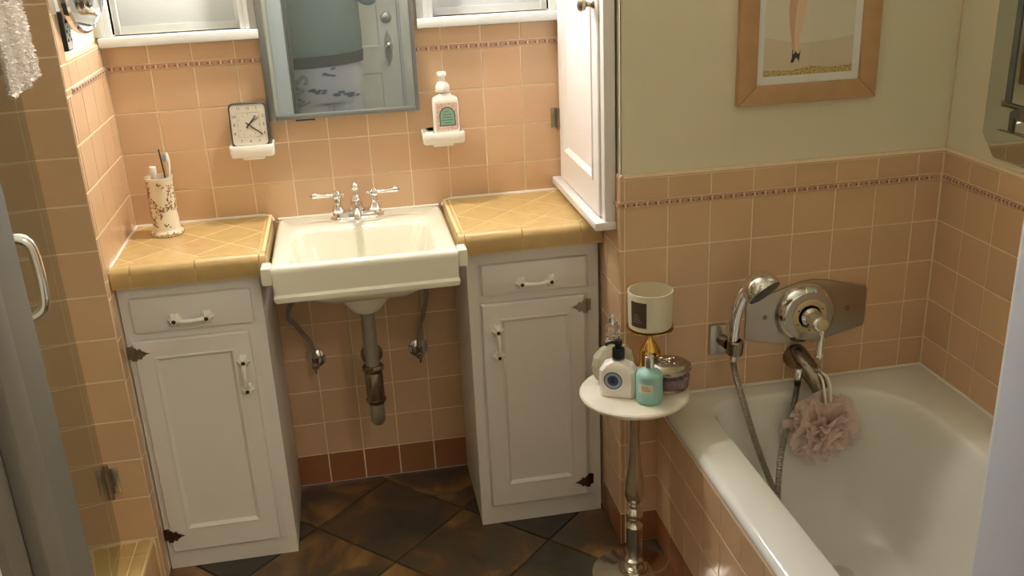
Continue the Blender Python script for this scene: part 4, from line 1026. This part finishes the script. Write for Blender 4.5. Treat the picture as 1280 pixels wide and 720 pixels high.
#================================================================== SIDE TABLE AND WHAT STANDS ON IT
tx, ty, tz = .677, -.657, .545
tbx = thing('side_table', (tx, ty, 0), 'slim pedestal table with turned chrome stem and round marble top', 'table')
part('table_top', MB().lathe([(0, -.016), (.120, -.016), (.130, -.014), (.1345, -.008), (.1345, -.004), (.131, -.0005), (.126, 0), (0, 0)], (tx, ty, tz), (0,0,1), 72), MARBLE, tbx, 'round white marble top')
part('stem', MB().lathe([(.030, .020), (.026, .030), (.016, .036), (.024, .046), (.024, .052), (.015, .058), (.0165, .062), (.021, .068), (.021, .148), (.022, .154), (.016, .160), (.012, .166), (.012, .172), (.020, .180), (.023, .190), (.020, .200), (.012, .208), (.012, .214), (.015, .218), (.013, .223), (.020, .232), (.026, .250), (.027, .268), (.024, .295), (.018, .330), (.0145, .370), (.013, .420), (.0125, .500), (.014, .505), (.030, .520), (.045, .5285)], (tx, ty, 0), (0,0,1), 32), SATIN, tbx)
part('foot', MB().lathe([(.110, .0005), (.112, .004), (.110, .008), (.098, .011), (.085, .012), (.076, .016), (.06, .017), (.052, .022), (.036, .023), (.034, .026)], (tx, ty, 0), (0,0,1), 56), SATIN, tbx)
# candle on brass stand
cx, cy = .742, -.574
cs = thing('candle_stand', (cx, cy, tz), 'small brass pedestal dish carrying the candle', 'candle holder')
part('pedestal', MB().lathe([(.027, 0), (.027, .050), (.0265, .060), (.023, .068), (.016, .080), (.010, .090), (.0065, .098), (.006, .108), (.010, .115), (.020, .117)], (cx, cy, tz+.0005), (0,0,1), 32), GOLD, cs)
part('dish', MB().lathe([(.018, .115), (.050, .119), (.0585, .123), (.0585, .1265), (.053, .1245), (0, .1235)], (cx, cy, tz+.0005), (0,0,1), 40), GOLD, cs)
cn = thing('candle_jar', (cx, cy, tz+.125), 'frosted glass candle jar with dark brown label', 'candle')
cz = tz+.1255
part('jar', MB().lathe([(0, 0), (.050, .001), (.0535, .005), (.0555, .095), (.0555, .098), (.0525, .098), (.0505, .010), (0, .008)], (cx, cy, cz), (0,0,1), 48), FROST, cn)
part('wax', MB().lathe([(0, .009), (.0495, .0105), (.0510, .040), (0, .042)], (cx, cy, cz), (0,0,1), 40), WAX, cn)
part('wick', MB().tube([(cx, cy, cz+.042), (cx+.001, cy, cz+.052)], .001, 6), INK, cn)
def wrap_label(cx, cy, z0, z1, r0, r1, a0, a1, th, n=14):
    b = MB(); rr = []
    ins = lambda a, r, z: Vector((cx+r*math.cos(a), cy+r*math.sin(a), z))
    rings = []
    for i in range(n+1):
        a = math.radians(a0+(a1-a0)*i/n)
        rings.append([ins(a, r0+.0001, z0), ins(a, r0+th, z0), ins(a, r1+th, z1), ins(a, r1+.0001, z1)])
    b.rings(rings); return b
lb = part('label', wrap_label(cx, cy, cz+.016, cz+.082, .0537, .0552, 197, 243, .0006), BROWN, cn, 'dark brown rectangular label', smooth=0)
b = [wrap_label(cx, cy, cz+.030+k*.006, cz+.0312+k*.006, .0546, .0547, 204+k, 230-k*3, .0006, 8) for k in range(4)]
part('print_lines', merge(b), mat('tan_print', (170,140,110), .5), lb, smooth=0)
# oval jar with silver lid
jx, jy = .757, -.668
oj = thing('trinket_jar', (jx, jy, tz), 'oval cut glass jar with an embossed silver lid', 'jar')
part('glass_bowl', MB().lathe([(0, .001), (.042, .001), (.048, .008), (.050, .025), (.049, .046), (.046, .048), (.045, .012), (0, .009)], (jx, jy, tz), (0,0,1), 96, 1.08, .88, lobes=20, lamp=.02), CRYSTAL, oj)
part('contents', MB().lathe([(0, .0095), (.042, .0105), (.044, .034), (0, .036)], (jx, jy, tz), (0,0,1), 40, 1.08, .88), PBEAD, oj, 'mauve contents behind the glass')
lid = part('lid', MB().lathe([(.052, .0485), (.0535, .051), (.0535, .058), (.051, .060), (.049, .064), (.040, .071), (.024, .075), (0, .0765)], (jx, jy, tz), (0,0,1), 56, 1.08, .88), SILVER, oj)
b = MB(); rj = random.Random(2)
for k in range(7):
    a0 = rj.uniform(0, 6.28); r0 = rj.uniform(.008, .036); c0 = Vector((jx+r0*math.cos(a0), jy+r0*math.sin(a0)*.9, 0)); pts = []
    for i in range(14):
        th = i*.5; rr_ = .009*(1-i/16); x = c0.x+rr_*math.cos(th); y = c0.y+rr_*math.sin(th); d = math.hypot(x-jx, (y-jy)/.9)
        z = tz+(.0765-.0035*(d/.024)**2 if d < .024 else .0735-.012*((d-.024)/.026)); pts.append((x, y, z))
    b.tube(pts, [.0034]*13+[.0016], 6)
for k in range(60):
    a_ = 2*PI*k/60; b.ball((jx+.0515*1.08*math.cos(a_), jy+.0515*.88*math.sin(a_), tz+.0605), .0018, u=6, v=4)
part('embossing', b, SILVER, lid)
# crystal decanter
dx_, dy_ = .642, -.588
dc = thing('perfume_decanter', (dx_, dy_, tz), 'cut crystal perfume bottle with a pointed stopper', 'decanter')
b = MB()
b.lathe([(0, .001), (.030, .001), (.040, .010), (.048, .030), (.050, .050), (.045, .070), (.030, .088), (.016, .096), (.013, .104), (.016, .108), (0, .108)], (dx_, dy_, tz), (0,0,1), 12, 1.18, .60, rot=.2)
part('flask', b, YCRYS, dc, smooth=20)
part('stopper', MB().lathe([(.010, .1085), (.016, .112), (.019, .120), (.014, .127), (.018, .132), (.019, .140), (.014, .152), (.008, .166), (.003, .174), (0, .176)], (dx_, dy_, tz), (0,0,1), 10), CRYSTAL, dc, smooth=15)
# lotion bottle
lx, ly = .6335, -.668
lo_ = thing('lotion_bottle', (lx, ly, tz), 'pearly square lotion bottle with black pump and round blue label', 'lotion bottle')
rotL = Matrix.Translation((lx, ly, tz)) @ Matrix.Rotation(math.radians(-28), 4, 'Z')
def tl(mb):
    for v in mb.bm.verts: v.co = rotL @ v.co
    return mb
def oct_(w, d, ch, z): return [(x, y, z) for x, y in ((w-ch, -d), (w, -d+ch), (w, d-ch), (w-ch, d), (-w+ch, d), (-w, d-ch), (-w, -d+ch), (-w+ch, -d))]
b = MB(); b.rings([oct_(.041, .022, .008, .0006), oct_(.0425, .0235, .008, .003), oct_(.0435, .0245, .008, .050), oct_(.0435, .0245, .010, .068), oct_(.034, .021, .010, .082), oct_(.016, .015, .008, .091), oct_(.014, .013, .006, .094)])
part('bottle', tl(b), LOTION, lo_, smooth=20)
part('bottle_neck', tl(MB().lathe([(.0150, .0935), (.0150, .098), (.0135, .099)], (0,0,0), (0,0,1), 24)), CLEAR, lo_)
b = MB(); b.lathe([(.0150, .0985), (.0152, .101), (.0150, .120), (.0135, .122), (.0075, .123), (.0075, .130), (.0095, .131), (.0100, .140), (.0085, .143), (0, .1435)], (0,0,0), (0,0,1), 24); b.tube([(0, 0, .1375), (-.018, -.004, .1385), (-.026, -.006, .134), (-.028, -.006, .128)], [.007, .0055, .0045, .0035], 10)
part('pump', tl(b), BLACK, lo_)
fl_ = rotL @ frame((-.008, -.0247, .046), (1,0,0), (0,0,1))
circ = lambda r, n=32: [(r*math.cos(2*PI*i/n), r*math.sin(2*PI*i/n)) for i in range(n)]
l1 = part('round_label', MB().prism(circ(.0225), 0, .0005, fl_), BROWN, lo_, 'round blue label with dark rim', smooth=0)
part('label_ring', MB().prism(circ(.0200), .0005, .0007, fl_), PBLUE, l1, smooth=0)
part('label_centre', MB().prism(circ(.0135), .0007, .0009, fl_), NAVY, l1, smooth=0)
part('label_figure', MB().prism([(-.006, -.006), (.006, -.006), (.003, .001), (.0035, .006), (0, .009), (-.0035, .006), (-.003, .001)], .0009, .0011, fl_), INK, l1, smooth=0)
# teal bottle
ex, ey = .6935, -.722
tl_ = thing('teal_bottle', (ex, ey, tz), 'frosted teal glass bottle with a silver cap', 'bottle')
part('glass_body', MB().lathe([(0, .0006), (.027, .0006), (.0305, .004), (.0315, .010), (.0315, .068), (.030, .074), (.024, .080), (.012, .084), (.0095, .086), (.0095, .090)], (ex, ey, tz), (0,0,1), 40), TEAL, tl_)
part('cap', MB().lathe([(.0105, .0865), (.0108, .088), (.0108, .117), (.0098, .118), (0, .118)], (ex, ey, tz), (0,0,1), 28), CHROME, tl_)
lb2 = part('label', wrap_label(ex, ey, tz+.034, tz+.056, .0315, .0315, 205, 268, .0006), CREAMP, tl_, 'small cream label', smooth=0)
part('print_lines', merge([wrap_label(ex, ey, tz+.040+k*.0045, tz+.0413+k*.0045, .0320, .0320, 216, 258-4*k, .0004, 8) for k in range(3)]), GINK, lb2, smooth=0)

#================================================================== PICTURE
pf_ = thing('framed_picture', (1.145, YT, 1.19), 'oak framed print of a pair of legs in dark heels above the tub', 'picture')
px0, px1, pz0, pz1 = .968, 1.319, 1.190, 1.70; fw_ = .0455
YW = YT+.0072
def fpoly(pts): return MB().prism(pts, 0, .020, frame((0, YW, 0), (1,0,0), (0,0,1)), .0025, 2)
for pts in ([(px0, pz0), (px1, pz0), (px1-fw_, pz0+fw_), (px0+fw_, pz0+fw_)], [(px1, pz0), (px1, pz1), (px1-fw_, pz1-fw_), (px1-fw_, pz0+fw_)], [(px1, pz1), (px0, pz1), (px0+fw_, pz1-fw_), (px1-fw_, pz1-fw_)], [(px0, pz1), (px0, pz0), (px0+fw_, pz0+fw_), (px0+fw_, pz1-fw_)]):
    part('frame_bar', fpoly(pts), WOODF, pf_)
part('mat_board', MB().box(px0+fw_-.003, px1-fw_+.003, YW-.010, YW-.001, pz0+fw_-.003, pz1-fw_+.003), MATB, pf_, smooth=0)
fq_ = frame((0, YW-.010, 0), (1,0,0), (0,0,1)); qx0, qx1, qz0, qz1 = 1.031, 1.255, 1.255, 1.64
pr = part('print', MB().prism([(qx0, qz0), (qx1, qz0), (qx1, qz1), (qx0, qz1)], 0, .0004, fq_), PRINT, pf_, 'beige print', smooth=0)
part('print_hills', MB().prism([(qx0, qz0), (qx1, qz0), (qx1, 1.340), (1.20, 1.332), (1.12, 1.328), (1.07, 1.338), (qx0, 1.346)], .0004, .0005, fq_), PRINT2, pr, smooth=0)
part('print_ground', MB().prism([(qx0, qz0), (qx1, qz0), (qx1, 1.272), (1.20, 1.268), (1.15, 1.274), (1.10, 1.266), (qx0, 1.270)], .0005, .0006, fq_), PRINT3, pr, smooth=0)
leg1 = [(1.108, 1.305), (1.114, 1.305), (1.118, 1.34), (1.126, 1.38), (1.128, 1.41), (1.136, 1.44), (1.146, 1.50), (1.112, 1.50), (1.110, 1.44), (1.106, 1.40), (1.104, 1.35)]
leg2 = [(1.102, 1.310), (1.108, 1.310), (1.112, 1.36), (1.118, 1.40), (1.116, 1.43), (1.128, 1.50), (1.094, 1.50), (1.090, 1.44), (1.088, 1.40), (1.092, 1.37), (1.098, 1.335)]
part('printed_leg', MB().prism(leg2, .0006, .0007, fq_), SKINS, pr, smooth=0)
part('printed_leg', MB().prism(leg1, .0007, .0008, fq_), SKINP, pr, smooth=0)
sk = [(1.075, 1.490), (1.165, 1.485), (1.150, 1.56), (1.092, 1.56)]
part('printed_skirt', MB().prism(sk, .0008, .0009, fq_), SKIRT, pr, smooth=0)
shoe = [(1.098, 1.284), (1.105, 1.284), (1.111, 1.296), (1.117, 1.290), (1.119, 1.284), (1.121, 1.300), (1.122, 1.314), (1.118, 1.304), (1.112, 1.306), (1.110, 1.312), (1.104, 1.302), (1.103, 1.316), (1.101, 1.312), (1.101, 1.296)]
part('printed_shoe', MB().prism(shoe, .0009, .0010, fq_), INK, pr, smooth=0)
part('glazing', MB().box(px0+fw_-.003, px1-fw_+.003, YW-.0145, YW-.0125, pz0+fw_-.003, pz1-fw_+.003), GLASSP, pf_, smooth=0)

#================================================================== MIRRORED CABINET ON THE SIDE WALL
rm = thing('beveled_mirror', (XS-.01, -.95, 1.06), 'mirrored wall cabinet with clipped corners hanging beside the tub', 'mirror')
frm = frame((XS+.0072, 0, 0), (0,-1,0), (0,0,1))
u0, u1, v0, v1, ch = .655, 1.30, 1.060, 1.95, .050
def octp(d): return [(u0+d+ch, v0+d), (u1-d-ch, v0+d), (u1-d, v0+d+ch), (u1-d, v1-d-ch), (u1-d-ch, v1-d), (u0+d+ch, v1-d), (u0+d, v1-d-ch), (u0+d, v0+d+ch)]
part('outer_mirror', MB().prism(octp(0), 0, .010, frm, .004, 1), MIRROR, rm, smooth=10)
i0, i1, k0, k1 = u0+.062, u1-.062, v0+.068, v1-.068
def bar(name, a0, a1, c0, c1, h0, h1, bev): return part(name, MB().prism([(a0, c0), (a1, c0), (a1, c1), (a0, c1)], h0, h1, frm, bev, 1), MIRROR, rm, smooth=10)
part('inner_step', MB().prism([(i0, k0), (i1, k0), (i1, k1), (i0, k1)], .010, .014, frm), TARN, rm, smooth=0)
bar('mirror_bar', i0+.004, i0+.034, k0+.066, k1-.066, .014, .026, .008); bar('mirror_bar', i1-.034, i1-.004, k0+.066, k1-.066, .014, .026, .008)
bar('mirror_bar', i0+.066, i1-.066, k0+.004, k0+.034, .014, .026, .008); bar('mirror_bar', i0+.066, i1-.066, k1-.034, k1-.004, .014, .026, .008)
for a in (i0+.004, i1-.058):
    for c in (k0+.004, k1-.058): bar('corner_block', a, a+.054, c, c+.054, .014, .028, .006)
bar('centre_mirror', i0+.040, i1-.040, k0+.066, k1-.066, .014, .020, .004)

#================================================================== PERSON BEHIND THE CAMERA (seen in the mirror)
def capsule(b, p0, p1, r0, r1, fl0=1.0, fl1=1.0, n=16):
    # tapered limb, flattened front to back by fl
    p0 = Vector(p0); p1 = Vector(p1); ax = (p1-p0); L = ax.length
    for k in range(9):
        t = k/8; c = p0.lerp(p1, t); r = r0+(r1-r0)*t; f = fl0+(fl1-fl0)*t
        b.ball(c, r, 1, f, 1, n, 10)
    if L > 1e-4: b.tube([p0, p1], [r0, r1], n)
def remesh(b, vox, name, m, parent, it=6):
    me = bpy.data.meshes.new('tmp'); b.bm.to_mesh(me); b.bm.free()
    o = bpy.data.objects.new('tmp', me); COL.objects.link(o)
    r = o.modifiers.new('r', 'REMESH'); r.mode = 'VOXEL'; r.voxel_size = vox
    s = o.modifiers.new('s', 'SMOOTH'); s.iterations = it; s.factor = .5
    dg = bpy.context.evaluated_depsgraph_get(); me2 = bpy.data.meshes.new_from_object(o.evaluated_get(dg))
    bpy.data.objects.remove(o); bpy.data.meshes.remove(me)
    nb = MB(); nb.bm.from_mesh(me2); bpy.data.meshes.remove(me2)
    return part(name, nb, m, parent, smooth=180) if parent is not None else nb
qx, qy = -.030, -3.05
pe = thing('person', (qx, qy, 0), 'person in grey-green top and pale printed trousers taking the photo', 'person')
b = MB(); 
def cap(p0, p1, r0, r1, f0=1, f1=1): capsule(b, p0, p1, r0, r1, f0, f1)
cap((qx, qy, 1.62), (qx, qy+.012, 1.685), .070, .082, 1.1, 1.12); cap((qx, qy+.028, 1.585), (qx, qy+.02, 1.62), .045, .062)
b.ball((qx, qy+.105, 1.635), .014, .9, 1.3, 1.5); b.ball((qx-.075, qy+.005, 1.64), .022, .45, 1, 1.5); b.ball((qx+.075, qy+.005, 1.64), .022, .45, 1, 1.5)
b.ball((qx, qy+.092, 1.595), .020, 1.3, .6, .5)
cap((qx, qy-.005, 1.42), (qx, qy+.01, 1.58), .058, .052)
cap((qx-.13, qy, 1.38), (qx+.13, qy, 1.38), .055, .055); cap((qx, qy, 1.05), (qx, qy, 1.36), .10, .11)
grip = {-1: Vector((CAM.x-.050, CAM.y-.024, CAM.z-.055)), 1: Vector((CAM.x+.062, CAM.y-.024, CAM.z-.075))}
for s in (-1, 1):
    sh = Vector((qx+s*.185, qy, 1.385)); el = Vector((qx+s*.265, qy+.10, 1.285)); g = grip[s]; wr = g+Vector((s*.035, -.055, -.07))
    cap(sh, el, .046, .038); cap(el, wr, .038, .025)
    palm = g+Vector((s*.022, -.022, -.022)); cap(wr, palm, .024, .026, .8, .7)
    for k in range(4):
        bs = palm+Vector((s*.010, .010, .030-.018*k)); L = (.9, 1.0, .95, .78)[k]
        m1 = bs+Vector((s*.004, .026*L, .002)); m2 = m1+Vector((-s*.018*L, .010, 0)); m3 = m2+Vector((-s*.016*L, -.001, 0))
        cap(bs, m1, .0095, .0088); cap(m1, m2, .0088, .008); cap(m2, m3, .008, .007)
    th = palm+Vector((-s*.006, -.004, .022)); t1 = th+Vector((-s*.014, -.006, .022)); t2 = t1+Vector((-s*.014, .004, .016)); cap(th, t1, .011, .010); cap(t1, t2, .010, .008)
for s in (-1, 1): cap((qx+s*.095, qy, .90), (qx+s*.10, qy+.01, .50), .080, .052); cap((qx+s*.10, qy+.01, .50), (qx+s*.105, qy-.02, .09), .052, .036); cap((qx+s*.105, qy-.03, .05), (qx+s*.11, qy+.11, .035), .036, .030)
remesh(b, .0055, 'body', SKINM, pe, 3)
# face details
for s in (-1, 1):
    e = part('eye', MB().ball((qx+s*.032, qy+.088, 1.660), .011, 1, .7, .7, 14, 8), WPLAST, pe)
    part('iris', MB().ball((qx+s*.032, qy+.0955, 1.660), .005, 1, .5, 1, 10, 6), INK, e)
b = MB(); b.ball((qx, qy-.012, 1.695), .096, .98, 1.08, .92, 28, 18)
dl = [v for v in b.bm.verts if v.co.y > qy+.052 and v.co.z < 1.735 or v.co.z < 1.615]
bmesh.ops.delete(b.bm, geom=dl, context='VERTS'); part('hair', b, HAIR, pe)
part('lips', MB().ball((qx, qy+.1015, 1.595), .020, 1.1, .35, .32, 14, 8), mat('lips', (176,110,98), .5), pe)
# shirt: one loose knitted body with sleeves and a dark hem
b = MB(); N = 40
def ell(w, d, z, cx=qx, cy=qy, ph=0): return [(cx+w*math.copysign(abs(math.cos(a))**.8, math.cos(a)), cy+d*math.copysign(abs(math.sin(a))**.85, math.sin(a)), z+.012*math.cos(a*1+ph)) for a in [2*PI*i/N for i in range(N)]]
HZ = .955
b.rings([ell(.206, .135, HZ), ell(.212, .142, HZ+.04), ell(.214, .144, HZ+.12), ell(.210, .140, HZ+.22), ell(.212, .138, HZ+.32), ell(.208, .128, HZ+.40), ell(.17, .10, HZ+.465), ell(.10, .075, HZ+.495), ell(.072, .068, HZ+.50)], True, True)
for s in (-1, 1): capsule(b, (qx+s*.17, qy, 1.385), (qx+s*.262, qy+.095, 1.285), .072, .066)
remesh(b, .012, 'shirt', SHIRT, pe, 4)
b = MB(); b.rings([ell(.200, .130, HZ-.048), ell(.209, .139, HZ-.046), ell(.2125, .1425, HZ-.01), ell(.212, .142, HZ+.012), ell(.205, .136, HZ+.014)], False, False); part('shirt_hem', b, HEM, pe, 'charcoal ribbed hem')
# trousers
b = MB(); b.rings([ell(.175, .115, 1.0), ell(.188, .125, .93), ell(.196, .13, .86), ell(.196, .13, .78), ell(.19, .12, .70)], True, True)
for s in (-1, 1):
    capsule(b, (qx+s*.094, qy, .84), (qx+s*.098, qy+.005, .50), .106, .096); capsule(b, (qx+s*.098, qy+.005, .50), (qx+s*.104, qy-.02, .12), .096, .075)
pants = remesh(b, .010, 'trousers', PANTS, pe, 4)
pa = random.Random(9); fpn = lambda x, z, yy: frame((x, yy, z), (-1,0,0), (0,0,1))
from mathutils.bvhtree import BVHTree
pb = bmesh.new(); pb.from_mesh(pants.data); bv = BVHTree.FromBMesh(pb); ploc = root_loc(pants)
def on_pants(x, z, polys):
    # drop small printed patches onto the front of the cloth
    out = MB()
    for pl in polys:
        vs = []
        for u, v in pl:
            h = bv.ray_cast(Vector((x+u, qy+1.0, z+v))-ploc, Vector((0,-1,0)))
            if h[0] is None: vs = None; break
            vs.append(h[0]+ploc+Vector((0, .0022, 0)))
        if vs: out.bm.faces.new([out.bm.verts.new(p) for p in vs])
    return out
def blotch(x, z, n, sx_, sz_): return [[(math.cos(2*PI*i/9)*sx_*pa.uniform(.5, 1.2)+ox, math.sin(2*PI*i/9)*sz_*pa.uniform(.5, 1.2)+oz) for i in range(9)] for ox, oz in [(pa.uniform(-sx_, sx_)*1.6, pa.uniform(-sz_, sz_)) for _ in range(n)]]
for x, z, w_, h_ in ((-.02, .865, .018, .008), (-.115, .775, .020, .010), (-.055, .77, .020, .008), (.06, .755, .030, .012), (.11, .735, .016, .010), (.005, .895, .008, .006), (-.06, .62, .03, .012), (.08, .55, .03, .014), (.05, .40, .03, .012), (-.07, .35, .03, .012)):
    part('print_patch', on_pants(x, z, blotch(x, z, 4, w_, h_)), BLOTCH, pants, smooth=0)
def letter_on(body, x, z, size):
    cu = bpy.data.curves.new('t', 'FONT'); cu.body = body; cu.size = size; cu.align_x = 'CENTER'; cu.align_y = 'CENTER'; cu.fill_mode = 'NONE'; cu.bevel_depth = .0022; cu.bevel_resolution = 0; cu.resolution_u = 3
    t = bpy.data.objects.new('t', cu); COL.objects.link(t); dg = bpy.context.evaluated_depsgraph_get(); me = bpy.data.meshes.new_from_object(t.evaluated_get(dg)); bpy.data.objects.remove(t)
    out = MB(); out.bm.from_mesh(me); bpy.data.meshes.remove(me)
    for v in out.bm.verts:
        u, vv = v.co.y, v.co.x; px, pz = x-u, z+vv
        h = bv.ray_cast(Vector((px, qy+1.0, pz))-ploc, Vector((0,-1,0)))
        yy = (h[0]+ploc).y if h[0] is not None else qy+.08
        v.co = Vector((px, yy+.001+v.co.z, pz))
    return out
part('leg_lettering', letter_on('WS', -.180, .775, .125), BLOTCH, pants, smooth=0)
pb.free()
for s in (-1, 1):
    b = MB(); b.rings([[(x+qx+s*.11, y+qy+.035, z) for x, y in rrect(-.045+d, .045-d, -.115+d, .135-d, .04, 5, 3)] for d, z in ((.004, .0005), (0, .006), (0, .03), (.004, .05), (.014, .075), (.02, .09))], True, True)
    part('shoe', b, BLACK, pe)
ph = thing('phone', (CAM.x+.0, CAM.y-.02, CAM.z-.11), 'dark phone held up by the person', 'phone')
phm = cam.matrix_world.copy()
b = MB(); b.box(-.068, .078, -.0865, -.010, .0115, .0195, .003, 2, mtx=phm); part('phone_body', b, BLACK, ph)
part('lens', MB().lathe([(.006, 0), (.006, .0014), (.004, .0014)], phm @ Vector((-.055, -.022, .0116)), phm.to_3x3() @ Vector((0,0,-1)), 16), DGREY, ph)
